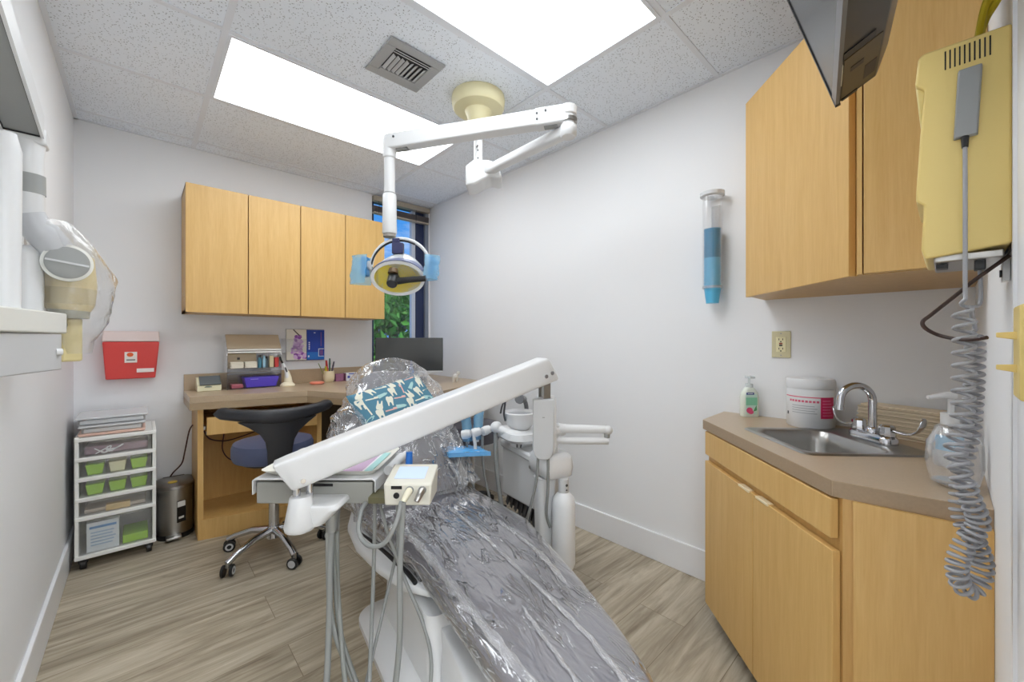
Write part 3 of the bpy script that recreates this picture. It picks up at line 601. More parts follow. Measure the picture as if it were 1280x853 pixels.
small('folded_cloth', MB().box(-0.215, 0.03, cy0 + 0.02, cy0 + 0.25, zs[4] + 0.0145, zs[4] + 0.058), mat('dusky purple cloth', lin(142, 116, 128), 0.8), 'dusky purple folded cloth in the top drawer of the cart', 'cloth', bevel=0.012)
random.seed(11)
q = MB()
for k in range(4):
    a = random.uniform(-0.2, -0.08); q.tube(sub([(a + random.uniform(-.02, .05), cy0 + 0.0145, zs[4] + 0.02 + random.uniform(0, .035)) for _ in range(5)], 5), 0.0028, 6)
small('white_tubing', q, PLASTIC, 'tangled thin white tubing in front of the purple cloth in the cart', 'tubing')
# shallow clear boxes on the cart
q = MB(); q.loft([[(-0.232, 3.005, 0.682), (0.015, 3.005, 0.682), (0.015, 3.27, 0.682), (-0.232, 3.27, 0.682)], [(-0.238, 3.0, 0.694), (0.020, 3.0, 0.694), (0.020, 3.28, 0.694), (-0.238, 3.28, 0.694)]])
small('paper_pad', q, mat('peach paper', lin(232, 196, 180), 0.6), 'peach coloured pad lying on top of the drawer cart', 'pad', bevel=0.002)
for k, (x0_, x1_, y0_, z0_, lab) in enumerate(((-0.236, 0.02, 3.003, 0.6945, 'lower clear lidded box on the drawer cart'), (-0.252, 0.03, 3.03, 0.7345, 'upper clear lidded box on the drawer cart'))):
    t = thing('clear_storage_box', lab, 'storage box', ((x0_ + x1_) / 2, y0_ + 0.13, z0_), 0, 'clear boxes on the drawer cart')
    MB().box(x0_ + 0.012, x1_ - 0.012, y0_ + 0.012, y0_ + 0.28, z0_, z0_ + 0.028).build('box_body', CLEARW, t, world=True, bevel=0.004)
    MB().box(x0_, x1_, y0_, y0_ + 0.29, z0_ + 0.029, z0_ + 0.038).build('lid', mat('milky lid', lin(234, 236, 238), 0.25, alpha=0.7), t, world=True, bevel=0.004)
    MB().box(x0_ + 0.02, x1_ - 0.02, y0_ + 0.02, y0_ + 0.27, z0_ + 0.003, z0_ + 0.02).build('contents', mat('milky contents', lin(226, 228, 228), 0.6), t, world=True)
    for sx in (x0_ + 0.004, x1_ - 0.012): MB().box(sx, sx + 0.008, y0_ + 0.1, y0_ + 0.18, z0_ + 0.012, z0_ + 0.036).build('latch', PLASTIC2, t, world=True)

# ------------------------------------------------------------------ step bin
bn = thing('step_bin', 'small brushed steel pedal bin between drawer cart and desk', 'bin', (0.150, 3.19, 0))
def dsec(z, g=0.0):
    pts = [(0.068 + g, 3.30 - g), (0.068 + g, 3.20)] + [(0.153 - (0.085 - g) * math.cos(a * PI / 14), 3.175 - (0.085 - g) * math.sin(a * PI / 14)) for a in range(0, 15)] + [(0.238 - g, 3.20), (0.238 - g, 3.30 - g)]
    return [(x, y, z) for x, y in pts]
MB().loft([dsec(0.028), dsec(0.292)]).build('bin_body', STEEL, bn, world=True, smooth=30)
MB().loft([dsec(0.0, -0.004), dsec(0.028, -0.004)]).build('base', BLACK, bn, world=True, smooth=30)
MB().loft([dsec(0.294, -0.005), dsec(0.312, -0.003), dsec(0.325, 0.02)]).build('lid', mat('steel lid', lin(150, 146, 142), 0.35, metal=1.0), bn, world=True, smooth=30)
MB().box(0.105, 0.178, 3.05, 3.10, 0.012, 0.03).build('pedal', STEEL, bn, world=True, bevel=0.006)
MB().box(0.10, 0.206, 3.30, 3.318, 0.0, 0.32).build('rear_trim', BLACK, bn, world=True, bevel=0.003)
q = MB(); q.m(0).cbox((0.178, 3.092, 0.16), (0.044, 0.004, 0.125), (0, 0, R(24))); q.m(1).cbox((0.177, 3.0885, 0.205), (0.040, 0.004, 0.032), (0, 0, R(24))); q.m(1).cbox((0.177, 3.0885, 0.125), (0.026, 0.003, 0.012), (0, 0, R(24)))
q.build('sticker', [BLACK, mat('sticker white', lin(226, 226, 222), 0.5)], bn, world=True, smooth=0)
MB().lathe([(0.022, 0.322), (0.022, 0.330), (0.0, 0.331)], (0.14, 3.15, 0)).build('tag', mat('yellow tag', lin(222, 190, 70), 0.5), bn, world=True)

# ------------------------------------------------------------------ dentist's stool
SX, SY = 0.545, 2.545
st = thing('operator_stool', 'round slate blue operator stool with curved black backrest and chrome base', 'stool', (SX, SY, 0))
for k in range(5):
    a = R(135 + 72 * k); cx, cy = 0.255 * math.cos(a), 0.255 * math.sin(a)
    lg = MB().tube([(0.02 * math.cos(a), 0.02 * math.sin(a), 0.125), (0.12 * math.cos(a), 0.12 * math.sin(a), 0.118), (0.22 * math.cos(a), 0.22 * math.sin(a), 0.085), (0.258 * math.cos(a), 0.258 * math.sin(a), 0.064)], [0.022, 0.018, 0.016, 0.018], 12).build('leg', CHROME, st)
    tx, ty = -math.sin(a + 0.6), math.cos(a + 0.6)
    for s_ in (-1, 1):
        MB().cyl((cx + tx * 0.010 * s_ * 1.2 - 0, cy + ty * 0.012 * s_, 0.029), (cx + tx * 0.026 * s_, cy + ty * 0.026 * s_, 0.029), 0.029).build('caster_wheel', BLACK, lg, bevel=0.004)
        MB().lathe([(0.019, -0.001), (0.019, 0.001), (0.011, 0.001), (0.011, -0.001)], n=20, M=Matrix.Translation((cx + tx * 0.0268 * s_, cy + ty * 0.0268 * s_, 0.029)) @ Vector((tx, ty, 0)).to_track_quat('Z', 'Y').to_matrix().to_4x4()).build('wheel_ring', PLASTIC2, lg)
    MB().cyl((cx, cy, 0.045), (cx, cy, 0.07), 0.010).build('caster_stem', STEEL, lg)
MB().tube([(0, 0, 0.085), (0, 0, 0.15), (0, 0, 0.151), (0, 0, 0.30)], [0.036, 0.030, 0.026, 0.026], 20).build('hub', CHROME, st)
MB().cyl((0, 0, 0.29), (0, 0, 0.50), 0.019).build('gas_lift', STEEL, st)
MB().lathe([(0.05, 0.495), (0.15, 0.51), (0.165, 0.53)]).build('seat_pan', BLACK, st)
MB().lathe([(0.165, 0.522), (0.190, 0.532), (0.199, 0.555), (0.199, 0.600), (0.190, 0.622), (0.150, 0.632), (0.0, 0.634)], n=48).build('seat', NAVYV, st)
# backrest: faces away from the camera, curved arc bar with Y-shaped stem
fx, fyv = -0.13, -1.0   # direction from seat centre to the back
bd = math.atan2(-0.985, -0.10)
def bp(ang, rad, z): return (rad * math.cos(bd + ang), rad * math.sin(bd + ang), z)
secs = []
for i in range(41):
    u = -1 + 2 * i / 40; ang = u * R(60)
    au = abs(u)
    zt = 0.832 + 0.020 * au ** 2.2 + (-0.03 * max(0, au - 0.93) / 0.07)
    stem = math.exp(-(au / 0.17) ** 2.2)
    zb = 0.778 + 0.014 * au ** 1.5 - 0.02 * math.exp(-(au / 0.45) ** 2) + (0.02 * max(0, au - 0.93) / 0.07)
    rad = 0.262 + 0.03 * au
    zc, hz = (zt + zb) / 2, (zt - zb) / 2
    secs.append([bp(ang, rad + d, z) for d, z in sup(0, zc, 0.024, hz, 16, 3.0)])
MB().loft(secs).build('backrest', BLACKV, st, smooth=60)
secs = []
for z, hw, rad in ((0.44, 0.045, 0.215), (0.50, 0.050, 0.222), (0.56, 0.052, 0.232), (0.62, 0.055, 0.242), (0.67, 0.063, 0.250), (0.71, 0.085, 0.256), (0.745, 0.13, 0.26), (0.775, 0.19, 0.263)):
    ring = []
    m_ = 10
    for k in range(m_ + 1): ang = (-1 + 2 * k / m_) * hw / rad; ring.append(bp(ang, rad + 0.017, z))
    for k in range(m_ + 1): ang = (1 - 2 * k / m_) * hw / rad; ring.append(bp(ang, rad - 0.015, z))
    secs.append(ring)
MB().loft(secs).build('back_stem', BLACKV, st, smooth=50, bevel=0.006)
MB().tube(sub([bp(0, 0.03, 0.49), bp(0, 0.14, 0.475), bp(0, 0.20, 0.45), bp(0, 0.213, 0.47)], 5), 0.014, 10).build('back_bracket', BLACK, st)
# ------------------------------------------------------------------ dental chair (local +y towards the head)
dc = thing('dental_chair', 'grey dental treatment chair on a white base, seat under clear plastic film', 'dental chair', (0.93, 1.26, 0), R(-8.8))
# floor plate, pedestal
def rrect(x0, x1, y0, y1, r, n=6):
    out = []
    for cx, cy, a0 in ((x1 - r, y1 - r, 0), (x0 + r, y1 - r, 90), (x0 + r, y0 + r, 180), (x1 - r, y0 + r, 270)):
        for k in range(n + 1):
            a = R(a0 + 90 * k / n); out.append((cx + r * math.cos(a), cy + r * math.sin(a)))
    return out
def lay(poly, z): return [(x, y, z) for x, y in poly]
pl = MB().loft([lay(rrect(-0.325, 0.29, -0.62, 0.42, 0.09), 0.0), lay(rrect(-0.325, 0.29, -0.62, 0.42, 0.09), 0.022), lay(rrect(-0.30, 0.265, -0.60, 0.395, 0.08), 0.040), lay(rrect(-0.20, 0.18, -0.56, 0.30, 0.06), 0.062)])
pl.build('base_plate', PLASTIC, dc, smooth=50)
MB().loft([lay(rrect(-0.235, 0.18, -0.20, 0.31, 0.035), 0.055), lay(rrect(-0.225, 0.165, -0.16, 0.30, 0.035), 0.275)]).build('pedestal', PLASTIC, dc, smooth=40)
MB().loft([lay(rrect(-0.205, 0.185, -0.57, -0.18, 0.03), 0.050), lay(rrect(-0.195, 0.175, -0.36, -0.18, 0.03), 0.20), lay(rrect(-0.185, 0.165, -0.20, -0.16, 0.015), 0.235)]).build('base_fairing', PLASTIC, dc, smooth=40)
MB().loft([lay(rrect(-0.165, 0.145, -0.15, 0.26, 0.02), 0.296), lay(rrect(-0.165, 0.145, -0.15, 0.26, 0.02), 0.335)]).build('lift_column', PLASTIC2, dc, smooth=40)
# seat stations: (y, left, right, top z)
ST = [(0.47, -0.29, 0.23, 0.462), (0.36, -0.305, 0.245, 0.455), (0.18, -0.262, 0.262, 0.447), (0.0, -0.226, 0.285, 0.436), (-0.18, -0.213, 0.254, 0.420), (-0.36, -0.208, 0.222, 0.404), (-0.53, -0.204, 0.185, 0.388), (-0.66, -0.198, 0.150, 0.377), (-0.76, -0.185, 0.112, 0.369), (-0.83, -0.158, 0.072, 0.363), (-0.872, -0.112, 0.026, 0.359), (-0.892, -0.06, -0.02, 0.356)]
def seat_at(y):
    for a, b_ in zip(ST, ST[1:]):
        if b_[0] <= y <= a[0]:
            t = (a[0] - y) / (a[0] - b_[0]); return [a[i] + (b_[i] - a[i]) * t for i in range(4)]
    return list(ST[-1] if y < ST[-1][0] else ST[0])
def seat_loft(off, y0, y1, th, n=44, nc=40, wob=0.0, dip=0.014, seed=0.0):
    secs = []
    for i in range(n + 1):
        y = y0 + (y1 - y0) * i / n; _, l, r, zt = seat_at(y)
        tap = min(1.0, max(0.12, (y - ST[-1][0]) / 0.10 + 0.35)); hh = th / 2 * min(1.0, tap)
        cx, a = (l + r) / 2, (r - l) / 2; sec = []
        for x, z in sup(cx, zt - th / 2, a + off, hh + off, nc, 3.6):
            if z > zt - th / 2: z -= dip * (1 - min(1, ((x - cx) / (a + 1e-6)) ** 2))
            if wob:
                k = wob * (noise.noise((x * 16 + seed, y * 6, z * 16)) + 0.55 * noise.noise((x * 40, y * 12 + seed, z * 30)) + 0.9 * max(0, noise.noise((x * 9 + 4, y * 2.2 + seed, 1.0)) - 0.1))
                nx, nz = (x - cx) / max(a, .02), 1.0 if z > zt - th / 2 else -0.6
                L_ = math.hypot(nx, nz); x += k * nx / L_; z += abs(k) * nz / L_
            sec.append((x, y, z))
        secs.append(sec)
    return secs
MB().loft(seat_loft(0, 0.47, -0.892, 0.105)).build('seat_cushion', VINYL, dc, smooth=60)
MB().loft(seat_loft(0.005, 0.42, -0.892, 0.105, 130, 96, 0.0032)).build('seat_cover', FILM, dc, smooth=180)
def fold(path, w0, h, name, seed):
    q = MB(); P_ = sub([(x, y, 0) for x, y in path], 14); n_ = len(P_); rows_ = 8
    def pt(i, k):
        p = P_[i]; a = P_[max(0, i - 1)]; b_ = P_[min(n_ - 1, i + 1)]; d = (b_ - a).normalized(); nn = Vector((-d.y, d.x, 0))
        w_ = w0 * (0.55 + 0.9 * abs(noise.noise((i * 0.16, seed, 0)))) * min(1, i / 4, (n_ - 1 - i) / 4) + 0.001
        f = k / rows_ * 2 - 1; x, y = p.x + nn.x * w_ * f + 0.004 * noise.noise((i * 0.3, seed, 5)), p.y
        _, l, r, zt = seat_at(y); cx, a_ = (l + r) / 2, (r - l) / 2
        e_ = min(1, abs(x - cx) / a_); zz = zt - 0.0525 + 0.0525 * (1 - e_ ** 3.6) ** (1 / 3.6) - 0.014 * (1 - e_ * e_)
        return (x, y, zz + 0.0085 + h * (1 - f * f) + 0.0022 * noise.noise((i * 0.5, k * 0.8, seed)))
    q.add([pt(i, k) for i in range(n_) for k in range(rows_ + 1)], [(i * (rows_ + 1) + k, i * (rows_ + 1) + k + 1, (i + 1) * (rows_ + 1) + k + 1, (i + 1) * (rows_ + 1) + k) for i in range(n_ - 1) for k in range(rows_)])
    q.build(name, FOLDF, dc, smooth=180, recalc=False)
fold([(0.03, 0.24), (0.045, 0.0), (0.05, -0.25), (0.055, -0.45), (0.05, -0.62), (0.02, -0.80)], 0.011, 0.004, 'film_fold', 1.0)
fold([(-0.20, 0.10), (-0.185, -0.05), (-0.178, -0.25), (-0.172, -0.42), (-0.165, -0.58), (-0.15, -0.72)], 0.019, 0.005, 'film_fold', 2.0)
fold([(-0.04, -0.42), (-0.055, -0.55), (-0.065, -0.68), (-0.07, -0.80)], 0.008, 0.004, 'film_fold', 3.0)
fold([(0.15, 0.02), (0.165, -0.12), (0.16, -0.28), (0.14, -0.42)], 0.012, 0.004, 'film_fold', 4.0)
# black piping seam along the shell edge
q = MB()
pts = []
for i in range(24):
    y = 0.46 - 0.52 * i / 23; _, l, r, zt = seat_at(y); pts.append((l - 0.010, y, zt - 0.085 - 0.0 * i))
q.tube(pts, 0.0085, 8); q.build('piping', BLACK, dc)
# white shell under the hips, and frame below
secs = []
for y, l, r, z0, z1 in ((0.62, -0.20, 0.16, 0.44, 0.50), (0.54, -0.31, 0.25, 0.35, 0.44), (0.46, -0.345, 0.28, 0.315, 0.405), (0.30, -0.345, 0.29, 0.295, 0.385), (0.12, -0.31, 0.29, 0.285, 0.370), (-0.02, -0.265, 0.28, 0.285, 0.355), (-0.10, -0.21, 0.24, 0.295, 0.345)):
    secs.append([(x, y, z) for x, z in sup((l + r) / 2, (z0 + z1) / 2, (r - l) / 2, (z1 - z0) / 2, 28, 3.2)])
MB().loft(secs).build('seat_shell', PLASTIC, dc, smooth=60)
MB().loft([lay(rrect(-0.19, 0.17, -0.24, 0.30, 0.03), 0.330), lay(rrect(-0.20, 0.19, -0.30, 0.32, 0.03), 0.352)]).build('seat_frame', PLASTIC2, dc, smooth=40)
q = MB()
for x, y, z in ((-0.2005, 0.22, 0.275), (-0.198, 0.10, 0.26)): q.cyl((x - 0.03, y, z), (x + 0.01, y, z), 0.008, n=12)
q.tube(sub([(-0.19, 0.16, 0.30), (-0.225, 0.15, 0.30), (-0.23, 0.12, 0.27), (-0.20, 0.10, 0.25)], 5), 0.004, 8)
q.build('lever', DGREY, dc)
MB().tube([(-0.16, 0.44, 0.30), (-0.19, 0.47, 0.24), (-0.19, 0.47, 0.20)], 0.012, 10).build('bracket', IVORY, dc)
# backrest leaning back
BA = Vector((0, 0.40, 0.47)).normalized(); BN = Vector((0, -BA.z, BA.y)); B0 = Vector((-0.035, 0.40, 0.455))
def bsec(s_, l, r, th, off=0, n=32, e=3.2, wob=0, seed=0.0, lean=0.0):
    c = B0 + BA * s_ + BN * lean; out = []
    for a, d in sup((l + r) / 2, -th / 2, (r - l) / 2 + off, th / 2 + off, n, e):
        if wob:
            k = wob * (noise.noise((a * 11 + seed, s_ * 11, d * 9)) + 0.6 * noise.noise((a * 26 + seed, s_ * 24, d * 22)))
            L_ = math.hypot(a, d) or 1; a += k * a / L_ * 1.6; d += k * d / L_
        out.append(Vector((c.x + a, c.y, c.z)) + BN * d)
    return out
BS = [(0.0, -0.25, 0.225, 0.10), (0.08, -0.275, 0.235, 0.115), (0.2, -0.285, 0.240, 0.115), (0.32, -0.285, 0.242, 0.11), (0.42, -0.265, 0.236, 0.10), (0.49, -0.225, 0.215, 0.092), (0.54, -0.165, 0.165, 0.082), (0.565, -0.10, 0.10, 0.066)]
MB().loft([bsec(*b_) for b_ in BS]).build('backrest', VINYL, dc, smooth=60)
MB().loft([bsec(s_, l * 1.02, r * 1.02, 0.04, lean=-0.10) for s_, l, r, th in BS[:-1]]).build('back_shell', PLASTIC, dc, smooth=60)
# headrest and pillow
HB = [(0.50, -0.12, 0.11, 0.07), (0.53, -0.155, 0.145, 0.095), (0.60, -0.17, 0.16, 0.10), (0.67, -0.155, 0.145, 0.095), (0.70, -0.11, 0.10, 0.07)]
MB().loft([bsec(s_, l - 0.02, r - 0.02, th, lean=0.025) for s_, l, r, th in HB]).build('headrest', VINYL, dc, smooth=60)
q = MB(); c = B0 + BA * 0.50 - BN * 0.10
q.tube([c - BA * 0.12, c + BA * 0.10, c + BA * 0.12 + BN * 0.03], 0.018, 12); q.build('headrest_post', CHROME, dc)
PC = B0 + BA * 0.475 + BN * 0.052 + Vector((-0.030, 0, 0)); roll = R(17)
PU = (Vector((1, 0, 0)) * math.cos(roll) + BA * math.sin(roll)); PV = (-Vector((1, 0, 0)) * math.sin(roll) + BA * math.cos(roll))
def pil(u, v, off=0.0):
    """u,v in -1..1 on the front of the pillow."""
    bx_ = max(0.0, (1 - abs(u) ** 3.2)) ** 0.5; by_ = max(0.0, (1 - abs(v) ** 3.2)) ** 0.5
    return PC + PU * (u * 0.205) + PV * (v * 0.122 * (1 + 0.10 * abs(u) ** 3)) + BN * (0.050 * bx_ * by_ + off - 0.018 * u * u * 0)
PB = mat('pillow blue', lin(78, 128, 150), 0.8); 
q = MB(); q.grid(lambda a, b_: pil(a * 2 - 1, b_ * 2 - 1), 40, 28)
q.grid(lambda a, b_: PC + PU * ((a * 2 - 1) * 0.205) + PV * ((b_ * 2 - 1) * 0.122 * (1 + 0.10 * abs(a * 2 - 1) ** 3)) - BN * 0.03 * (max(0, 1 - abs(a * 2 - 1) ** 3) ** .5) * (max(0, 1 - abs(b_ * 2 - 1) ** 3) ** .5), 20, 14)
plw = q.build('headrest_pillow', PB, dc, smooth=60)
plw['label'] = 'blue pillow printed with white teeth and pink and white toothbrushes'
# printed motifs laid on the pillow cloth
TOOTH = [(-0.5, 0.35), (-0.42, 0.72), (-0.18, 0.78), (0, 0.66), (0.18, 0.78), (0.42, 0.72), (0.5, 0.35), (0.40, -0.1), (0.36, -0.7), (0.22, -0.75), (0.10, -0.2), (-0.10, -0.2), (-0.22, -0.75), (-0.36, -0.7), (-0.40, -0.1)]
BRUSH = [(-1.2, -0.12), (-1.2, 0.16), (0.4, 0.14), (0.45, 0.36), (1.2, 0.36), (1.25, -0.12)]
TUBE_ = [(-0.75, -0.32), (-0.75, 0.32), (0.55, 0.22), (0.6, 0.12), (0.8, 0.12), (0.8, -0.12), (0.6, -0.12), (0.55, -0.22)]
def stamp(mb, poly, cu, cv, sc, ang, off):
    from mathutils.geometry import tessellate_polygon
    P2 = []
    for k in range(len(poly)):
        a, b_ = poly[k], poly[(k + 1) % len(poly)]
        for t in (0, 0.5): P2.append((a[0] + (b_[0] - a[0]) * t, a[1] + (b_[1] - a[1]) * t))
    vs = []
    for x, y in P2:
        X = (x * math.cos(ang) - y * math.sin(ang)) * sc; Y = (x * math.sin(ang) + y * math.cos(ang)) * sc
        u = max(-0.97, min(0.97, cu + X / 0.205)); v = max(-0.97, min(0.97, cv + Y / 0.122))
        vs.append(pil(u, v, off))
    tr = tessellate_polygon([[Vector((x, y, 0)) for x, y in P2]])
    mb.add(vs, [tuple(t) for t in tr])
random.seed(21); q = MB()
sp_ = []
rows = [(-0.76, 7), (-0.38, 7), (0.0, 7), (0.38, 7), (0.76, 7)]
for ri, (v, n_) in enumerate(rows):
    for i in range(n_):
        u = -0.86 + 1.72 * (i + (0.0 if ri % 2 else 0.3)) / 6.3
        if u > 0.9: continue
        k = (i + ri * 2) % 3; a = random.uniform(-0.5, 0.5)
        if k == 0: q.m(0); stamp(q, TOOTH, u, v, 0.037, a, 0.0022)
        elif k == 1: q.m(1 if (i + ri) % 2 else 0); stamp(q, BRUSH, u, v, 0.025, a * 0.4 + (1.57 if i % 4 == 0 else 0), 0.0022)
        else: q.m(2 if ri % 2 else 0); stamp(q, TUBE_ if ri % 2 else TOOTH, u, v, 0.034, a + (0.3 if ri % 2 else 2.9), 0.0022)
q.build('pillow_print', [mat('print cream', lin(226, 226, 210), 0.8), mat('print pink', lin(226, 180, 172), 0.8), mat('print mint', lin(170, 208, 206), 0.8)], plw, recalc=False, smooth=0)
# clear bag over headrest and shoulders
secs = []
BG = [(-0.04, -0.29, 0.232, 0.12), (0.05, -0.33, 0.232, 0.16), (0.14, -0.37, 0.236, 0.17), (0.22, -0.385, 0.244, 0.185), (0.32, -0.375, 0.256, 0.20), (0.42, -0.345, 0.275, 0.215), (0.50, -0.30, 0.296, 0.23), (0.57, -0.262, 0.285, 0.225), (0.64, -0.232, 0.25, 0.21), (0.70, -0.205, 0.205, 0.18), (0.735, -0.15, 0.14, 0.12), (0.75, -0.06, 0.05, 0.05)]
def bg(s_):
    for a, b_ in zip(BG, BG[1:]):
        if a[0] <= s_ <= b_[0]:
            t = (s_ - a[0]) / (b_[0] - a[0]); return [a[i] + (b_[i] - a[i]) * t for i in range(4)]
    return list(BG[-1])
for i in range(85):
    s_ = -0.03 + 0.78 * i / 84; _, l, r, th = bg(s_)
    secs.append(bsec(s_, l, r, th, 0, 84, 2.5, 0.026 * min(1, (0.78 - s_) / 0.2), 3.3, lean=0.085 - 0.04 * max(0, (0.14 - s_) / 0.17)))
MB().loft(secs, caps=False).build('headrest_bag', BAGF, dc, smooth=180, recalc=True)
# gathered film hanging between backrest and seat
secs = []
def gath(x, t):
    base_ = B0 + BA * (0.30 - 0.29 * t) + BN * (0.045 + 0.012 * math.sin(x * 130 + 3 * t) + 0.012 * noise.noise((x * 40, t * 5, 0)))
    return Vector((base_.x + x + 0.03 * t, base_.y - 0.05 * t * t, base_.z + 0.0))
MB().grid(lambda a, b_: gath(0.13 + 0.125 * a, b_), 46, 26).build('gathered_film', BAGF, dc, smooth=180, recalc=False)
# ------------------------------------------------------------------ dental unit beside the chair
ux = Vector((0.958, -0.287, 0)); uy = Vector((0.287, 0.958, 0)); UO = Vector((1.366, 1.307, 0))
UM = Matrix(((ux.x, uy.x, 0, UO.x), (ux.y, uy.y, 0, UO.y), (0, 0, 1, 0), (0, 0, 0, 1)))   # local: +x to the wall, +y away
du = bpy.data.objects.new('dental_unit', None); COL.objects.link(du); du.matrix_basis = UM
tag(du, 'white dental unit with spittoon bowl and water bottle between chair and right wall', 'dental unit')
q = MB().loft([[(0, 0, 0.372), (0.16, 0, 0.372), (0.16, 0.385, 0.33), (0, 0.385, 0.33)], [(0, 0, 0.60), (0.16, 0, 0.60), (0.16, 0.385, 0.60), (0, 0.385, 0.60)]])
q.build('cabinet', PLASTIC, du, bevel=0.008)
q = MB().box(-0.012, 0.17, -0.005, 0.395, 0.590, 0.628)
q.build('cabinet_lid', PLASTIC, du, bevel=0.010)
MB().box(-0.0025, 0.0, 0.03, 0.075, 0.555, 0.568).build('badge', GREYP, du)
q = MB(); q.box(0.03, 0.15, 0.05, 0.36, 0.28, 0.36)
for i in range(7): q.cbox((0.02, 0.05 + i * 0.05, 0.315), (0.006, 0.022, 0.09), (R(25), 0, 0))
q.build('cabinet_underside', DGREY, du)
MB().tube([(0.09, 0.25, 0.30), (0.09, 0.25, 0.012)], 0.045, 20).build('support_post', GREYP, du)
MB().lathe([(0.13, 0.0), (0.13, 0.01), (0.05, 0.022)], (0.09, 0.25, 0)).build('support_foot', GREYP, du)
q = MB().loft([[(x, y, 0.20) for x, y in rrect(-0.015, 0.055, -0.065, 0.0, 0.02)], [(x, y, 0.55) for x, y in rrect(-0.03, 0.065, -0.085, 0.0, 0.03)]])
q.build('front_column', PLASTIC, du, smooth=40)
q = MB(); q.box(-0.005, 0.035, -0.067, -0.02, 0.195, 0.265); q.build('valve_block', PLASTIC2, du, bevel=0.004)
q = MB(); q.cyl((0.015, -0.066, 0.245), (0.015, -0.070, 0.245), 0.005, n=10); q.cyl((0.015, -0.066, 0.215), (0.015, -0.070, 0.215), 0.004, n=10); q.build('valve_screw', BLACK, du)
# rounded head cap
secs = []
for z, g in ((0.556, 0.012), (0.562, 0.002), (0.60, -0.004), (0.640, 0.000), (0.655, 0.006), (0.662, 0.016), (0.664, 0.03)):
    secs.append([(x, y, z) for x, y in rrect(-0.020 + g, 0.125 - g, -0.13 + g, 0.05 - g, 0.032)])
MB().loft(secs).build('head_cap', PLASTIC, du, smooth=60)
q = MB(); q.loft([lay(rrect(0.0, 0.072, -0.085, -0.012, 0.02), 0.655), lay(rrect(0.0, 0.072, -0.085, -0.012, 0.02), 0.70)]); q.build('collar', PLASTIC2, du, smooth=40)
q = MB(); q.cyl((0.022, -0.0855, 0.68), (0.022, -0.088, 0.68), 0.006, n=12); q.build('collar_screw', BLACK, du)
q = MB(); q.loft([lay(rrect(0.005, 0.078, -0.085, -0.005, 0.02), 0.70), lay(rrect(0.0, 0.090, -0.085, 0.0, 0.02), 0.785), lay(rrect(0.01, 0.08, -0.075, -0.01, 0.02), 0.795)]); q.build('swivel_block', mat('cloudy joint', lin(214, 216, 218), 0.2), du, smooth=40)
# folded rigid arms to the right of the swivel
q = MB(); q.tube([(0.050, -0.04, 0.772), (0.105, -0.09, 0.770), (0.27, -0.175, 0.766)], [0.026, 0.020, 0.018], 14); q.ell((0.275, -0.178, 0.764), (0.022, 0.022, 0.022)); q.build('rigid_arm', PLASTIC, du, smooth=60)
q = MB(); q.tube([(0.040, -0.05, 0.720), (0.095, -0.10, 0.718), (0.27, -0.185, 0.716)], [0.020, 0.016, 0.016], 14); q.build('rigid_arm', PLASTIC, du, smooth=60)
q = MB(); q.cyl((0.268, -0.18, 0.732), (0.268, -0.18, 0.748), 0.013, n=14); q.build('arm_pivot', GREYP, du)
# water bottle
MB().lathe([(0.020, 0.157), (0.046, 0.162), (0.052, 0.18), (0.052, 0.445), (0.048, 0.47), (0.030, 0.492), (0.021, 0.50)], (0.068, -0.125, 0)).build('water_bottle', mat('milky bottle', lin(226, 228, 230), 0.4), du)
q = MB(); q.cyl((0.068, -0.125, 0.49), (0.068, -0.125, 0.56), 0.024, n=20); q.build('bottle_cap', PLASTIC2, du, bevel=0.003)
q = MB(); q.cyl((0.068, -0.149, 0.533), (0.068, -0.151, 0.533), 0.006, n=12); q.cyl((0.068, -0.149, 0.512), (0.068, -0.151, 0.512), 0.004, n=12); q.build('cap_screw', DGREY, du)
# spittoon
bc_ = (0.055, 0.25)
MB().lathe([(0.055, 0.626), (0.058, 0.645), (0.050, 0.65)], (bc_[0] - 0.02, bc_[1] - 0.02, 0)).build('bowl_collar', PLASTIC, du)
q = MB(); q.loft([lay(rrect(-0.06, 0.13, 0.10, 0.36, 0.07), 0.665), lay(rrect(-0.075, 0.14, 0.09, 0.37, 0.08), 0.680), lay(rrect(-0.07, 0.13, 0.10, 0.36, 0.07), 0.710)]); q.cyl((0.035, 0.23, 0.625), (0.035, 0.23, 0.675), 0.05); q.build('bowl_deck', PLASTIC, du, smooth=50)
q = MB(); q.box(-0.02, -0.017, 0.165, 0.172, 0.635, 0.665); q.cbox((-0.005, 0.15, 0.65), (0.004, 0.006, 0.03), (R(20), 0, 0)); q.build('outlet_slots', DGREY, du)
bowl = [(0.045, 0.708), (0.070, 0.738), (0.084, 0.776), (0.088, 0.798), (0.082, 0.802), (0.076, 0.796), (0.068, 0.762), (0.04, 0.741), (0.0, 0.736)]
MB().lathe(bowl, (bc_[0] - 0.02, bc_[1] - 0.01, 0), 40).build('bowl', PLASTIC, du)
MB().lathe([(0.073, 0.788), (0.066, 0.764), (0.04, 0.7435), (0.0, 0.739)], (bc_[0] - 0.02, bc_[1] - 0.01, 0), 40).build('bowl_basin', mat('bowl grey', lin(158, 160, 164), 0.25), du)
q = MB(); q.tube(sub([(0.12, 0.33, 0.70), (0.125, 0.335, 0.80), (0.10, 0.32, 0.850), (0.05, 0.28, 0.862)], 5), [0.012] * 10 + [0.02] * 4 + [0.028, 0.026], 12); q.build('cup_filler', mat('filler grey', lin(120, 122, 126), 0.3), du)
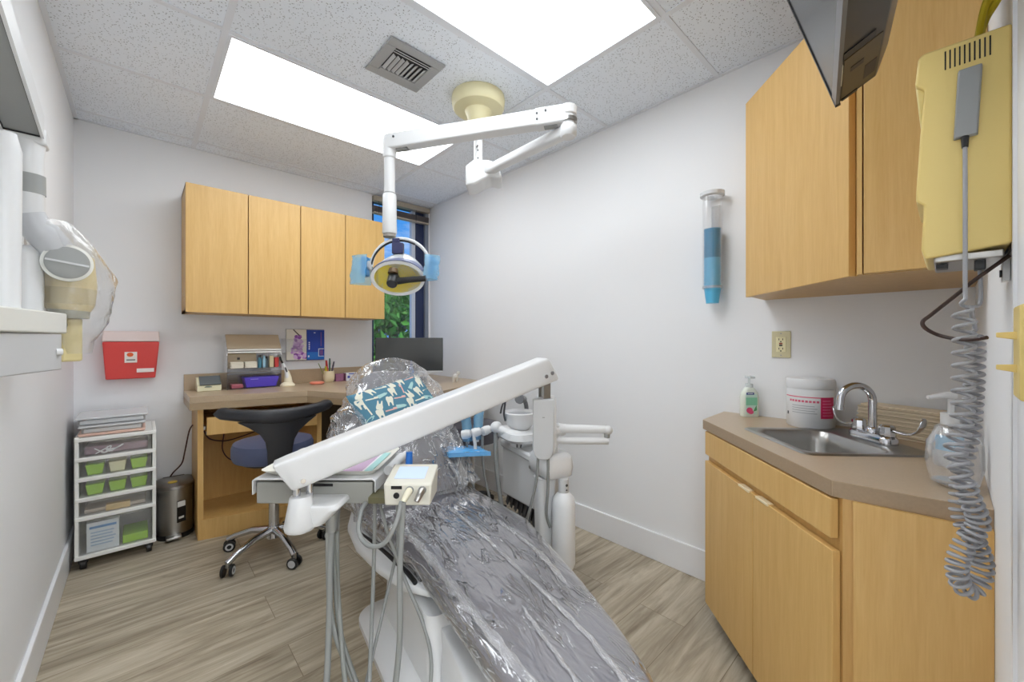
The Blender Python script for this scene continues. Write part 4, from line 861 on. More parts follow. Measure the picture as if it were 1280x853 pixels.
# assistant arm with instrument holders
q = MB(); q.tube(sub([(0.02, 0.16, 0.690), (-0.03, 0.20, 0.700), (-0.075, 0.26, 0.715)], 5), 0.022, 14); q.ell((-0.085, 0.275, 0.724), (0.032, 0.032, 0.030)); q.build('assistant_arm', PLASTIC, du, smooth=60)
pts = [(-0.085, 0.275, 0.718), (-0.235, 0.33, 0.690)]
q = MB(); q.tube(pts, 0.013, 10); q.build('holder_bar', PLASTIC2, du)
for k in range(3):
    t = 0.34 + 0.32 * k; p = Vector(pts[0]).lerp(Vector(pts[1]), t)
    MB().lathe([(0.012, -0.026), (0.022, -0.022), (0.024, 0.0), (0.020, 0.022), (0.010, 0.026)], M=Matrix.Translation(p) @ Matrix.Rotation(R(78), 4, 'Y') @ Matrix.Rotation(R(20 * k - 10), 4, 'X'), n=20).build('holder', PLASTIC, du)
def bz(p, dx, dy, dz): return (p[0] + dx, p[1] + dy, p[2] + dz)
for k, (tt, tilt) in enumerate(((0.55, 0.012), (0.86, -0.012))):
    p = Vector(pts[0]).lerp(Vector(pts[1]), tt)
    h = MB(); h.tube([bz(p, 0, 0.035, -0.06), bz(p, 0, 0.035, 0.02), bz(p, tilt, 0.035, 0.09)], [0.010, 0.015, 0.017], 12)
    h = h.build('suction_handpiece', PLASTIC2, du)
    w_ = MB(); w_.grid(lambda a, b_, p=p, tilt=tilt: Vector((p[0] + tilt * b_ + (0.026 + 0.004 * noise.noise((a * 9, b_ * 7, k))) * math.cos(2 * PI * a), p[1] + 0.035 + 0.026 * math.sin(2 * PI * a), p[2] - 0.045 + 0.15 * b_)), 24, 14)
    w_.build('barrier_sleeve', BLUEF, h, recalc=False)
MB().tube(sub([(-0.075, 0.245, 0.80), (-0.07, 0.235, 0.84), (-0.055, 0.23, 0.87), (-0.06, 0.235, 0.80), (-0.05, 0.24, 0.76)], 5), 0.005, 8).build('syringe', DGREY, du)
for k, (dx, en) in enumerate(((0.0, (-0.01, 0.06)), (-0.06, (-0.05, 0.12)), (-0.13, (-0.12, 0.30)))):
    q = MB(); q.tube(sub([(-0.09 + dx, 0.275 - dx * 0.55, 0.71), (-0.085 + dx, 0.27 - dx * 0.5, 0.50), (-0.05 + dx * 0.6, 0.25 - dx * 0.4, 0.26), (0.03 + dx * 0.2, 0.27, 0.24), (0.08, 0.26, 0.27)], 6), (0.012, 0.007, 0.006)[k], 10); q.build('suction_hose', TUBING, du)
# cables from the arm housing down to the unit
# ------------------------------------------------------------------ assistant stool behind
a2 = thing('assistant_stool', 'dark grey assistant stool partly hidden behind the dental unit', 'stool', (1.63, 2.17, 0))
MB().lathe([(0.13, 0.50), (0.185, 0.51), (0.195, 0.535), (0.195, 0.60), (0.185, 0.62), (0.12, 0.632), (0, 0.634)], n=40).build('seat', mat('dark grey vinyl', lin(74, 72, 80), 0.4), a2)
MB().cyl((0, 0, 0.09), (0, 0, 0.50), 0.025).build('gas_lift', STEEL, a2)
for k in range(5):
    a = R(20 + 72 * k); c_, s_ = math.cos(a), math.sin(a)
    lg = MB().tube([(0.0, 0.0, 0.12), (0.12 * c_, 0.12 * s_, 0.105), (0.24 * c_, 0.24 * s_, 0.066)], [0.026, 0.02, 0.016], 10).build('leg', BLACK, a2)
    MB().cyl((0.25 * c_ - s_ * 0.02, 0.25 * s_ + c_ * 0.02, 0.028), (0.25 * c_ + s_ * 0.02, 0.25 * s_ - c_ * 0.02, 0.028), 0.028).build('caster_wheel', BLACK, lg, bevel=0.003)
MB().tube(sub([(-0.05, -0.05, 0.49), (-0.16, -0.10, 0.47), (-0.22, -0.14, 0.40), (-0.20, -0.12, 0.30)], 5), 0.02, 10).build('arm_support', DGREY, a2)
# blue film tray on the unit's assistant side
bt = MB(); bt.grid(lambda a, b_: Vector((-0.345 + 0.20 * a + 0.004 * math.sin(b_ * 9), 0.27 + 0.13 * b_ - 0.06 * a, 0.622 + 0.006 * noise.noise((a * 8, b_ * 8, 2)) - 0.010 * (abs(a - .5) * 2) ** 4)), 24, 12)
bt.grid(lambda a, b_: Vector((-0.345 + 0.20 * a, 0.27 - 0.06 * a - 0.002, 0.622 - 0.022 * b_)), 12, 4)
bt.grid(lambda a, b_: Vector((-0.345, 0.27 + 0.13 * a, 0.622 - 0.022 * b_)), 12, 4)
bo = bt.build('film_wrapped_tray', mat('blue film tray', lin(92, 168, 226), 0.22, spec=0.6), du, smooth=60)
q = MB(); q.tube([(-0.20, 0.28, 0.605), (-0.20, 0.285, 0.65), (-0.20, 0.315, 0.70)], 0.009, 8); q.build('tray_stem', PLASTIC2, bo)

# ------------------------------------------------------------------ delivery system (tray head on its long arm)
sn, cs = math.sin(R(42.75)), math.cos(R(42.75))
FM = Matrix(((cs, sn, 0, 0), (-sn, cs, 0, 0), (0, 0, 1, 0), (0, 0, 0, 1)))   # x = across, y = away, room heights
ds = thing('delivery_system', 'white instrument delivery arm with grey tray head and control box over the chair', 'dental delivery arm', (0.545, 1.606, 0.60), R(-42.75))
def fr(name, mb, m_, par=ds, **kw):
    mb.v = [FM @ p for p in mb.v]
    # place in parent coordinates through the root (all parts sit directly in root space)
    I = ds.matrix_basis.inverted(); mb.v = [I @ p for p in mb.v]
    return mb.build(name, m_, par, **kw)
def wd(name, mb, m_, par=ds, **kw):
    I = ds.matrix_basis.inverted(); mb.v = [I @ p for p in mb.v]
    return mb.build(name, m_, par, **kw)
# long arm
A0 = Vector((0.350, 1.454, 0.744)); A1 = Vector((1.340, 1.212, 1.052)); ad_ = (A1 - A0).normalized()
an = Vector((-ad_.y, ad_.x, 0)).normalized(); au = ad_.cross(an) * -1
if au.z < 0: au = -au
secs = []
LEN = (A1 - A0).length
for f, hw, hh, sk in ((-0.014, 0.037, 0.046, 0.0), (-0.009, 0.042, 0.051, 0.0), (0.03, 0.044, 0.053, 0), (0.5, 0.045, 0.055, 0), (0.97, 0.046, 0.057, 0), (0.993, 0.046, 0.057, 0), (1.0, 0.044, 0.054, 0), (1.003, 0.040, 0.050, 0)):
    c = A0 + ad_ * (LEN * f)
    secs.append([c + an * x + au * z + ad_ * (-z * 0.28) for x, z in sup(0, 0, hw, hh, 48, 8.0)])
arm = wd('arm', MB().loft(secs), PLASTIC, smooth=50)
cam = Vector((0, 0, 1.18))
side = -an if (-an).dot(cam - A1) > 0 else an
for f, dz in ((0.955, -0.018), (0.987, -0.014)):
    c = A0 + ad_ * (LEN * f) + au * dz + side * 0.044
    wd('bolt', MB().tube([c, c + side * 0.006], 0.0085, 14), CHROME, arm)
c = A0 + ad_ * (LEN * 0.035) + au * -0.030 + side * 0.042
wd('bolt', MB().tube([c, c + side * 0.005], 0.008, 14), CHROME, arm)
# right end: links and hanging housing
E1 = A0 + ad_ * (LEN * 0.965) + au * -0.058
q = MB()
for o_ in (-0.020, 0.020): q.cbox(E1 + Vector((an.x, an.y, 0)) * o_ + Vector((0, 0, -0.03)), (0.034, 0.006, 0.075), (0, 0, math.atan2(ad_.y, ad_.x)))
q.tube([E1 + Vector((-0.01, 0, 0.01)), E1 + Vector((-0.01, 0, -0.06))], 0.008, 10)
wd('link', q, STEEL)
hz = [(0.0, 0.92), (0.046, 0.92), (0.046, 0.70), (0.036, 0.67), (0.018, 0.657), (-0.018, 0.657), (-0.036, 0.67), (-0.046, 0.70), (-0.046, 0.92)]
HC = Vector((1.310, 1.215, 0)); hd = Vector((cs, -sn, 0)); hf = Vector((sn, cs, 0))
HM = Matrix(((hd.x, hf.x, 0, HC.x), (hd.y, hf.y, 0, HC.y), (0, 0, 1, 0), (0, 0, 0, 1)))
q = MB(); q.prism(hz, -0.035, 0.0, 'y', HM); wd('housing_face', q, PLASTIC2, bevel=0.004)
q = MB(); q.prism([(a * 0.92 + 0.018, z + 0.004) for a, z in hz], 0.0, 0.075, 'y', HM); hs = wd('housing', q, PLASTIC, bevel=0.006)
q = MB(); q.cbox((0.0, -0.036, 0.842), (0.010, 0.002, 0.004), (0, 0, 0), HM); wd('housing_mark', q, GREYP, hs)
q = MB(); q.tube([HM @ Vector((0.05, 0.06, 0.76)), HM @ Vector((0.10, 0.11, 0.755))], 0.026, 14); wd('swivel', q, PLASTIC)
for dx, pts in ((0, [(-0.022, -0.012, 0.665), (-0.030, -0.012, 0.56), (-0.055, 0.0, 0.44), (-0.072, 0.03, 0.36)]), (1, [(0.022, -0.012, 0.66), (0.022, -0.005, 0.52), (0.018, 0.02, 0.40), (0.035, 0.04, 0.33)])):
    q = MB(); q.tube(sub([HM @ Vector(p) for p in pts], 8), 0.0065, 10); wd('umbilical', q, TUBING)
# left end: pins, cup bracket, foot plate below the tray
q = MB(); q.cyl((-0.700, 1.305, 0.655), (-0.700, 1.305, 0.735), 0.012); q.cyl((-0.670, 1.33, 0.655), (-0.670, 1.33, 0.74), 0.011); fr('pin', q, CHROME)
q = MB(); secs = []
for z, r0, cx in ((0.672, 0.031, -0.688), (0.668, 0.034, -0.688), (0.62, 0.041, -0.690), (0.575, 0.047, -0.692), (0.563, 0.044, -0.692), (0.556, 0.03, -0.692)):
    secs.append([(cx + r0 * math.cos(2 * PI * k / 28), 1.31 + r0 * math.sin(2 * PI * k / 28), z) for k in range(28)])
q.loft(secs); fr('bracket_cup', q, PLASTIC, smooth=50)
q = MB(); q.loft([lay(rrect(-0.70, -0.572, 1.300, 1.45, 0.03), 0.640), lay(rrect(-0.70, -0.566, 1.296, 1.45, 0.03), 0.625), lay(rrect(-0.715, -0.625, 1.305, 1.43, 0.03), 0.568)]); fr('bracket', q, PLASTIC, smooth=45, bevel=0.004)
# tray head
tx0, tx1, ty0, ty1 = -0.893, -0.487, 1.402, 1.70
q = MB(); q.box(tx0, tx1, ty0, ty1, 0.607, 0.682); fr('tray_head', q, mat('grey tray head', lin(152, 152, 146), 0.45), bevel=0.004)
q = MB(); q.prism([(tx0 - 0.012, 0.640), (tx0 - 0.012, 0.690), (tx0 - 0.002, 0.697), (tx1 + 0.002, 0.697), (tx1 + 0.012, 0.690), (tx1 + 0.012, 0.648), (tx1 + 0.008, 0.648), (tx1 + 0.008, 0.686), (tx1, 0.691), (tx0, 0.691), (tx0 - 0.008, 0.686), (tx0 - 0.008, 0.640)], ty0 - 0.006, ty1 + 0.02, 'y')
fr('silicone_mat', q, PLASTIC, bevel=0.003)
q = MB(); q.box(-0.735, -0.625, ty0 - 0.0012, ty0 + 0.001, 0.668, 0.678); fr('slot', q, BLACK)
# handpiece lying on the far right edge (white cylinder)
q = MB(); q.tube([(tx1 + 0.028, ty0 + 0.09, 0.694), (tx1 + 0.030, ty1 - 0.03, 0.694)], [0.018, 0.018], 18); q.tube([(tx1 + 0.03, ty1 - 0.03, 0.694), (tx1 + 0.031, ty1 + 0.02, 0.694)], [0.012, 0.011], 12); fr('syringe_holder', q, PLASTIC)
# control box
q = MB(); bx0, bx1, by0, by1 = -0.428, -0.268, 1.335, 1.46
q.loft([[(bx0 + 0.004, by0, 0.628), (bx1 - 0.004, by0, 0.628), (bx1 - 0.004, by1, 0.628), (bx0 + 0.004, by1, 0.628)], [(bx0, by0, 0.700), (bx1, by0, 0.700), (bx1, by1, 0.730), (bx0, by1, 0.730)]])
cb = fr('control_box', q, mat('warm white box', lin(222, 219, 206), 0.4), bevel=0.006)
q = MB(); q.loft([[(bx0 + 0.028, by0 + 0.030, 0.7085), (bx1 - 0.030, by0 + 0.030, 0.7085), (bx1 - 0.030, by1 - 0.025, 0.7255), (bx0 + 0.028, by1 - 0.025, 0.7255)], [(bx0 + 0.028, by0 + 0.030, 0.7095), (bx1 - 0.030, by0 + 0.030, 0.7095), (bx1 - 0.030, by1 - 0.025, 0.7265), (bx0 + 0.028, by1 - 0.025, 0.7265)]])
fr('display', q, mat('lit display', lin(190, 205, 236), 0.15, emis=lin(190, 210, 245), es=0.35), cb)
q = MB(); q.box(bx0 + 0.026, bx0 + 0.062, by0 - 0.001, by0 + 0.002, 0.683, 0.694); q.cyl((bx0 + 0.044, by0 - 0.003, 0.662), (bx0 + 0.044, by0 + 0.002, 0.662), 0.010, n=16); fr('button', q, BLACK, cb)
for x in (bx0 + 0.088, bx0 + 0.130):
    q = MB(); q.cyl((x, by0 - 0.005, 0.680), (x, by0 + 0.002, 0.680), 0.0135, n=20); fr('socket', q, GREYP, cb)
    q = MB(); q.tube([(x, by0, 0.680), (x - 0.004, by0 - 0.022, 0.672), (x - 0.012, by0 - 0.034, 0.655)], [0.012, 0.011, 0.009], 12); fr('plug', q, IVORY if x < bx0 + 0.1 else STEEL, cb)
q = MB(); q.box(tx1, bx0 + 0.01, 1.36, 1.44, 0.625, 0.645); fr('mount_bar', q, mat('olive mount', lin(96, 92, 64), 0.5))
# blue-tipped syringe standing behind the control box
q = MB(); q.tube([(-0.385, 1.50, 0.70), (-0.385, 1.505, 0.76)], [0.014, 0.012], 12); fr('syringe_tip', q, mat('blue tip', lin(40, 120, 214), 0.35))
q = MB(); q.tube([(-0.385, 1.505, 0.755), (-0.425, 1.52, 0.80)], [0.005, 0.003], 8); q.cyl((-0.385, 1.50, 0.655), (-0.385, 1.50, 0.705), 0.012, n=10); fr('syringe_body', q, CLEARW)
# hoses
def hose(name, pts, r, m_=TUBING): q = MB(); q.tube(sub(pts, 8), r, 10); fr(name, q, m_)
hose('hose', [(-0.358, 1.302, 0.655), (-0.365, 1.26, 0.60), (-0.40, 1.25, 0.545), (-0.455, 1.27, 0.53), (-0.50, 1.31, 0.555), (-0.51, 1.36, 0.60), (-0.51, 1.40, 0.61)], 0.0075)
hose('hose', [(-0.352, 1.298, 0.655), (-0.357, 1.28, 0.45), (-0.352, 1.26, 0.25), (-0.362, 1.24, 0.10), (-0.37, 1.2, 0.03)], 0.0095)
hose('hose', [(-0.488, 1.43, 0.625), (-0.487, 1.42, 0.45), (-0.475, 1.36, 0.22), (-0.45, 1.26, 0.06), (-0.43, 1.18, 0.02)], 0.0070)
hose('hose', [(-0.41, 1.42, 0.632), (-0.405, 1.42, 0.46), (-0.44, 1.38, 0.26), (-0.47, 1.30, 0.08), (-0.47, 1.20, 0.02)], 0.0055)
hose('hose', [(-0.478, 1.44, 0.61), (-0.44, 1.42, 0.50), (-0.37, 1.38, 0.36), (-0.29, 1.32, 0.24), (-0.255, 1.27, 0.15), (-0.255, 1.20, 0.04)], 0.0062)
for k, pts in enumerate(([(-0.605, 1.36, 0.60), (-0.615, 1.36, 0.45), (-0.605, 1.33, 0.28), (-0.585, 1.27, 0.12), (-0.57, 1.20, 0.012), (-0.55, 1.1, 0.012)],
                         [(-0.625, 1.37, 0.60), (-0.622, 1.36, 0.42), (-0.60, 1.34, 0.24), (-0.52, 1.29, 0.11), (-0.43, 1.24, 0.02), (-0.40, 1.22, 0.012)],
                         [(-0.615, 1.38, 0.60), (-0.605, 1.37, 0.40), (-0.57, 1.33, 0.22), (-0.48, 1.26, 0.08), (-0.42, 1.20, 0.014), (-0.38, 1.15, 0.012)],
                         [(-0.600, 1.38, 0.60), (-0.60, 1.38, 0.36), (-0.55, 1.30, 0.18), (-0.50, 1.22, 0.04), (-0.46, 1.12, 0.012)])):
    hose('umbilical', pts, (0.010, 0.009, 0.0075, 0.008)[k], mat('umbilical grey', lin(*((138, 140, 138), (148, 150, 146), (120, 122, 118), (132, 134, 130))[k]), 0.5))
q = MB(); q.tube([(-0.612, 1.37, 0.62), (-0.612, 1.368, 0.53)], [0.026, 0.020], 16); fr('umbilical_sleeve', q, mat('steel sleeve', lin(156, 158, 158), 0.3, metal=0.7))
# cable lying on the base plate of the chair
cord('base_cable', [(0.806, 1.215, 0.325), (0.795, 1.235, 0.27), (0.775, 1.225, 0.18), (0.774, 1.235, 0.092), (0.772, 1.205, 0.066), (0.730, 1.215, 0.064), (0.718, 1.19, 0.060), (0.690, 1.20, 0.048), (0.665, 1.212, 0.030), (0.64, 1.22, 0.006)], 0.0035, mat('black cable', lin(48, 48, 50), 0.5), 'thin dark cable running down over the white chair base')

# instrument tray with papers on the tray head
itx = bpy.data.objects.new('instrument_tray', None); COL.objects.link(itx); itx.matrix_basis = FM @ Matrix.Translation((-0.69, 1.56, 0.697))
tag(itx, 'shallow off-white instrument tray lying on the grey tray head', 'tray')
def trp(g, z): return [(x, y, z) for x, y in rrect(-0.200 + g, 0.212 - g, -0.150 + g, 0.165 - g, 0.03)]
TRY = mat('tray white', lin(224, 222, 214), 0.4)
q = MB(); q.loft([trp(0.022, 0.0005), trp(0.0, 0.020), trp(-0.002, 0.022), trp(0.004, 0.020), trp(0.026, 0.0045)]); q.build('tray_body', TRY, itx, smooth=45)
pp = MB(); pp.m(0).box(-0.165, -0.10, -0.115, 0.13, 0.0055, 0.0075); pp.m(1).box(-0.10, 0.146, -0.115, 0.13, 0.0056, 0.0076); pp.m(2).box(0.146, 0.154, -0.115, 0.13, 0.0055, 0.0074); pp.m(3).box(0.154, 0.180, -0.115, 0.13, 0.0057, 0.0077)
pp.v = [FM @ Matrix.Translation((-0.69, 1.56, 0.697)) @ p for p in pp.v]
tag(pp.build('tray_liner', [mat('paper pale aqua', lin(190, 222, 222), 0.6), mat('paper mauve', lin(196, 168, 196), 0.6), mat('paper white', lin(230, 228, 232), 0.6), mat('paper aqua', lin(170, 214, 212), 0.6)], smooth=0), 'printed paper liner with mauve and aqua stripes lying in the instrument tray', 'paper')
# ------------------------------------------------------------------ ceiling mounted dental light
dl = thing('dental_light', 'white articulated dental operating light hanging from a cream ceiling mount', 'dental light', (1.288, 1.651, ZC))
def wl(name, mb, m_, par=None, **kw):
    I = dl.matrix_basis.inverted(); mb.v = [I @ p for p in mb.v]
    return mb.build(name, m_, par or dl, **kw)
cx, cy = 1.288, 1.651
wl('ceiling_canopy', MB().lathe([(0.135, ZC - 0.001), (0.138, ZC - 0.02), (0.134, ZC - 0.055), (0.126, ZC - 0.066), (0.07, ZC - 0.076), (0.058, ZC - 0.10), (0.046, ZC - 0.155), (0.040, ZC - 0.16)], (cx, cy, 0), 48), mat('yellowed cream', lin(226, 218, 176), 0.4))
wl('collar', MB().lathe([(0.034, ZC - 0.158), (0.036, ZC - 0.165), (0.036, ZC - 0.178), (0.03, ZC - 0.182)], (cx, cy, 0)), CHROME)
wl('post', MB().cyl((cx, cy, ZC - 0.175), (cx, cy, 2.06), 0.0225), PLASTIC)
J = Vector((1.282, 1.048, 2.035)); P0 = Vector((cx, cy, 2.035)); K2 = Vector((0.828, 1.713, 2.02))
d1 = (J - P0).normalized(); n1_ = Vector((-d1.y, d1.x, 0))
# elbow box under the post
q = MB()
prof = [(-0.075, 2.075), (0.03, 2.085), (0.105, 2.065), (0.12, 2.03), (0.10, 2.005), (0.05, 2.00), (0.0, 1.985), (-0.04, 1.965), (-0.075, 1.962)]
FR2 = Matrix(((d1.x, n1_.x, 0, cx), (d1.y, n1_.y, 0, cy), (0, 0, 1, 0), (0, 0, 0, 1)))
BXM = Matrix(((cs, sn, 0, cx), (-sn, cs, 0, cy), (0, 0, 1, 0), (0, 0, 0, 1)))
prof = [(-0.058, 2.055), (-0.02, 2.085), (0.055, 2.085), (0.085, 2.075), (0.115, 2.03), (0.125, 1.995), (0.10, 1.990), (0.065, 2.0), (0.03, 1.985), (-0.01, 1.962), (-0.058, 1.955)]
q.prism(prof, -0.075, 0.075, 'y', BXM); wl('elbow_box', q, PLASTIC, bevel=0.008, smooth=50)
q = MB(); q.cyl((cx - 0.028, cy - 0.03, 2.17), (cx - 0.0215, cy - 0.03 + 0.015, 2.17), 0.004, n=8)
for z in (2.155, 2.115): q.tube([Vector((cx, cy, z)) - hf * 0.0215, Vector((cx, cy, z)) - hf * 0.0245], 0.004, 8)
wl('post_screw', q, DGREY)
q = MB(); q.loft([[p + n1_ * x + Vector((0, 0, z)) for x, z in sup(0, 0, w_, h_, 20, 4)] for p, w_, h_ in ((P0 + d1 * 0.06, 0.024, 0.021), (J - d1 * 0.04, 0.024, 0.024), (J + d1 * 0.01, 0.024, 0.024))])
wl('lower_arm', q, PLASTIC, smooth=50)
wl('joint', MB().lathe([(0.028, -0.028), (0.034, -0.02), (0.034, 0.015), (0.030, 0.022), (0.030, 0.058), (0.034, 0.062), (0.034, 0.095), (0.024, 0.10)], J), PLASTIC)
wl('joint_ring', MB().lathe([(0.0355, 0.03), (0.0355, 0.045)], J), STEEL)
J2 = J + Vector((0, 0, 0.062)); d2 = (K2 + Vector((0, 0, 0.05)) - J2).normalized(); n2_ = Vector((-d2.y, d2.x, 0)).normalized(); u2 = Vector((0, 0, 1)) - d2 * d2.z
q = MB(); LB = (K2 + Vector((0, 0, 0.05)) - J2).length
q.loft([[J2 + d2 * (LB * f) + n2_ * x + u2 * z for x, z in sup(0, 0, w_, h_, 40, 9)] for f, w_, h_ in ((0.0, 0.030, 0.036), (0.16, 0.031, 0.036), (0.165, 0.030, 0.033), (0.5, 0.030, 0.032), (0.90, 0.030, 0.034), (1.0, 0.030, 0.034), (1.02, 0.026, 0.030))])
ua = wl('upper_arm', q, PLASTIC, smooth=50)
for f, a, b_ in ((0.07, 0.05, -0.04), (0.90, 0.03, -0.035)):
    q = MB(); c = J2 + d2 * (LB * (f + 0.02)) - u2 * 0.034; q.cbox(c, (0.055, 0.03, 0.010), (0, 0, math.atan2(d2.y, d2.x))); wl('lock_clip', q, GREYP, ua)
vs_ = -n2_ if (-n2_).dot(cam - J2) > 0 else n2_
for f, dz in ((0.155, 0.012), (0.155, -0.012), (0.11, 0.018), (0.955, 0.012)):
    c = J2 + d2 * (LB * f) + vs_ * 0.030 + u2 * dz; wl('screw', MB().tube([c, c + vs_ * 0.003], 0.005, 10), DGREY, ua)
c = J2 + d2 * (LB * 0.80) + u2 * 0.034; wl('pull_pin', MB().tube([c, c + Vector((0, 0, 0.022))], 0.0025, 8), GREYP, ua)
# drop post
KX, KY = K2.x, K2.y
wl('elbow', MB().tube([(KX, KY, 2.09), (KX, KY, 2.0)], [0.031, 0.029], 22), PLASTIC, bevel=0.006)
wl('drop_post', MB().cyl((KX, KY, 2.01), (KX, KY, 1.83), 0.0245), PLASTIC)
wl('post_ring', MB().lathe([(0.0265, 1.835), (0.0265, 1.845)], (KX, KY, 0)), GREYP)
wl('drop_sleeve', MB().tube([(KX, KY, 1.84), (KX, KY, 1.835), (KX, KY, 1.665), (KX, KY, 1.66)], [0.026, 0.030, 0.032, 0.030], 24), PLASTIC)
wl('pivot', MB().cyl((KX, KY, 1.662), (KX, KY, 1.645), 0.028), mat('warm grey pivot', lin(150, 144, 138), 0.4))
# lamp head, faces the camera side and downwards (local: x across, y away, z up)
LC = Vector((KX, KY, 1.512)) + hd * 0.052 - hf * 0.035
HMx = Matrix(((hd.x, hf.x, 0, LC.x), (hd.y, hf.y, 0, LC.y), (0, 0, 1, LC.z), (0, 0, 0, 1)))
# yoke bow
pts = [HMx @ Vector((-0.132 * math.cos(a) , 0.03, 0.0 + 0.125 * math.sin(a))) for a in [PI * k / 24 for k in range(25)]]
yk = wl('yoke', MB().tube(pts, 0.0075, 10), PLASTIC)
wl('yoke_cable', MB().tube([p - Vector((0, 0, 0.010)) * 1.0 + hf * -0.004 for p in pts[1:17]], 0.0045, 8), BLACK, yk)
tilt = Matrix.Rotation(R(26), 4, 'X')
HT = HMx @ Matrix.Translation((0, 0, -0.042)) @ tilt
def el(z0, rx, rz, y, n=40): return [(rx * math.cos(2 * PI * k / n), y, z0 + rz * math.sin(2 * PI * k / n)) for k in range(n)]
q = MB(); q.loft([el(-0.01, 0.118, 0.078, -0.02), el(-0.008, 0.116, 0.076, 0.0), el(0.006, 0.104, 0.070, 0.035), el(0.022, 0.075, 0.056, 0.07), el(0.032, 0.04, 0.034, 0.09), el(0.036, 0.012, 0.012, 0.096)], M=HT)
hd_ = wl('lamp_housing', q, mat('clear grey shell', lin(196, 200, 202), 0.25, spec=0.6), smooth=60)
q = MB(); q.loft([el(-0.01, 0.119, 0.079, -0.022), el(-0.01, 0.119, 0.079, -0.028), el(-0.01, 0.104, 0.066, -0.028), el(-0.01, 0.104, 0.066, -0.020)], M=HT); wl('rim', q, PLASTIC, hd_, smooth=40)
q = MB(); secs = [el(-0.01, 0.105 * f, 0.067 * f, -0.022 + 0.036 * (1 - f * f)) for f in (1.0, 0.9, 0.75, 0.55, 0.3, 0.08)]
q.loft(secs, M=HT); wl('reflector', q, mat('gold reflector', lin(255, 232, 70), 0.45), hd_, smooth=60)
def band(a, b_):
    an_ = R(22 + 136 * a); w_ = 0.035 + 0.045 * math.exp(-((a - 0.5) / 0.17) ** 2)
    y = -0.024 + w_ * b_ * 1.15; k = 1.035 - 0.10 * max(0, y) / 0.04 
    return HT @ Vector((0.117 * k * math.cos(an_), y, -0.009 + 0.078 * k * math.sin(an_) + 0.10 * max(0, y)))
q = MB(); q.grid(band, 36, 8); wl('visor', q, mat('blue grey band', lin(112, 118, 148), 0.4), hd_, smooth=60, solid=0.003, recalc=False)
q = MB(); q.cbox((-0.012, 0.030, 0.080), (0.050, 0.03, 0.050), (0, 0, 0), HMx); q.cbox((-0.02, 0.030, 0.112), (0.034, 0.02, 0.03), (0, 0, 0), HMx); wl('neck', q, mat('navy neck', lin(52, 54, 92), 0.4), bevel=0.004)
q = MB(); q.tube([HT @ Vector((0.13, -0.055, 0.0)), HT @ Vector((0.06, -0.062, -0.004)), HT @ Vector((-0.01, -0.062, -0.012))], [0.013, 0.013, 0.016], 14); bb = wl('bulb_arm', q, BLACK, hd_)
q = MB(); q.tube([HT @ Vector((-0.012, -0.085, -0.018)), HT @ Vector((-0.012, -0.035, 0.0))], [0.022, 0.026], 20); wl('bulb_shield', q, mat('dark bulb shield', lin(40, 42, 44), 0.35), hd_, bevel=0.004)
q = MB(); q.tube([HT @ Vector((-0.012, -0.045, 0.018)), HT @ Vector((-0.012, -0.03, 0.034))], [0.022, 0.018], 16); wl('bulb_socket', q, mat('brown socket', lin(96, 74, 44), 0.5), hd_)
BLH = mat('blue handle sleeve', lin(98, 172, 222), 0.3)
for sx in (-1, 1):
    q = MB(); q.tube([HMx @ Vector((0.128 * sx, 0.0, 0.0)), HMx @ Vector((0.150 * sx, 0.0, -0.002))], 0.020, 16); hp = wl('handle_pivot', q, PLASTIC2)
    q = MB(); q.loft([[HMx @ Vector((sx * x, y, z)) for x, y in ((0.135, -0.03), (0.158, -0.03), (0.158, 0.02), (0.135, 0.02))] for z in (0.035, 0.0, -0.035, -0.05)]); wl('handle', q, mat('handle blue', lin(56, 140, 196), 0.35), hp, bevel=0.004)
    q = MB(); q.grid(lambda a, b_: HMx @ Vector((sx * (0.125 + (0.080 if sx < 0 else 0.058) * abs(math.sin(PI * a)) ** 0.7 + 0.006 * noise.noise((a * 6, b_ * 6, sx)) + 0.012 * b_ * (1 if sx < 0 else -0.6)), -0.045 + 0.085 * a, 0.040 - (0.125 if sx < 0 else 0.105) * b_)), 24, 16)
    wl('barrier_sleeve', q, BLUEF, hp, smooth=180, recalc=False)

# ------------------------------------------------------------------ wall mounted x-ray unit on the left wall
xr = thing('xray_unit', 'wall mounted dental x-ray arm and tubehead bagged in clear plastic, left wall', 'x-ray unit', (XL, 1.45, 1.20))
def wx(name, mb, m_, par=None, **kw):
    I = xr.matrix_basis.inverted(); mb.v = [I @ p for p in mb.v]
    return mb.build(name, m_, par or xr, **kw)
# bracket box
ba, bb_ = Vector((-0.245, 1.10, 0)), Vector((-0.148, 1.635, 0))
def bxp(z0, z1, k0=0.0, k1=0.0): 
    poly = [(XL + 0.002, 1.05), (ba.x + k0, 1.05), (-0.216 + k0, 1.344), (bb_.x + k0, 1.635 - k1), (-0.17, 1.66 - k1), (XL + 0.002, 1.66 - k1)]
    return [[(x, y, z0) for x, y in poly], [(x, y, z1) for x, y in poly]]
wx('bracket_arm', MB().loft(bxp(1.197, 1.252)), CREAMW, bevel=0.004)
wx('bracket_body', MB().loft(bxp(1.100, 1.196, -0.008, 0.02)), PLASTIC2, bevel=0.003)
q = MB(); q.prism([(1.64, 1.235), (1.67, 1.222), (1.64, 1.205)], -0.170, -0.150, 'x'); wx('pointer', q, DGREY)
q = MB(); q.tube([(-0.165, 1.59, 1.148), (-0.154, 1.595, 1.148)], 0.009, 14); wx('knob', q, PLASTIC)
q = MB(); q.box(XL + 0.002, -0.262, 1.30, 1.40, 1.045, 1.10); q.tube([(-0.262, 1.36, 1.07), (-0.238, 1.362, 1.07)], 0.016, 14); wx('wall_hook', q, PLASTIC)
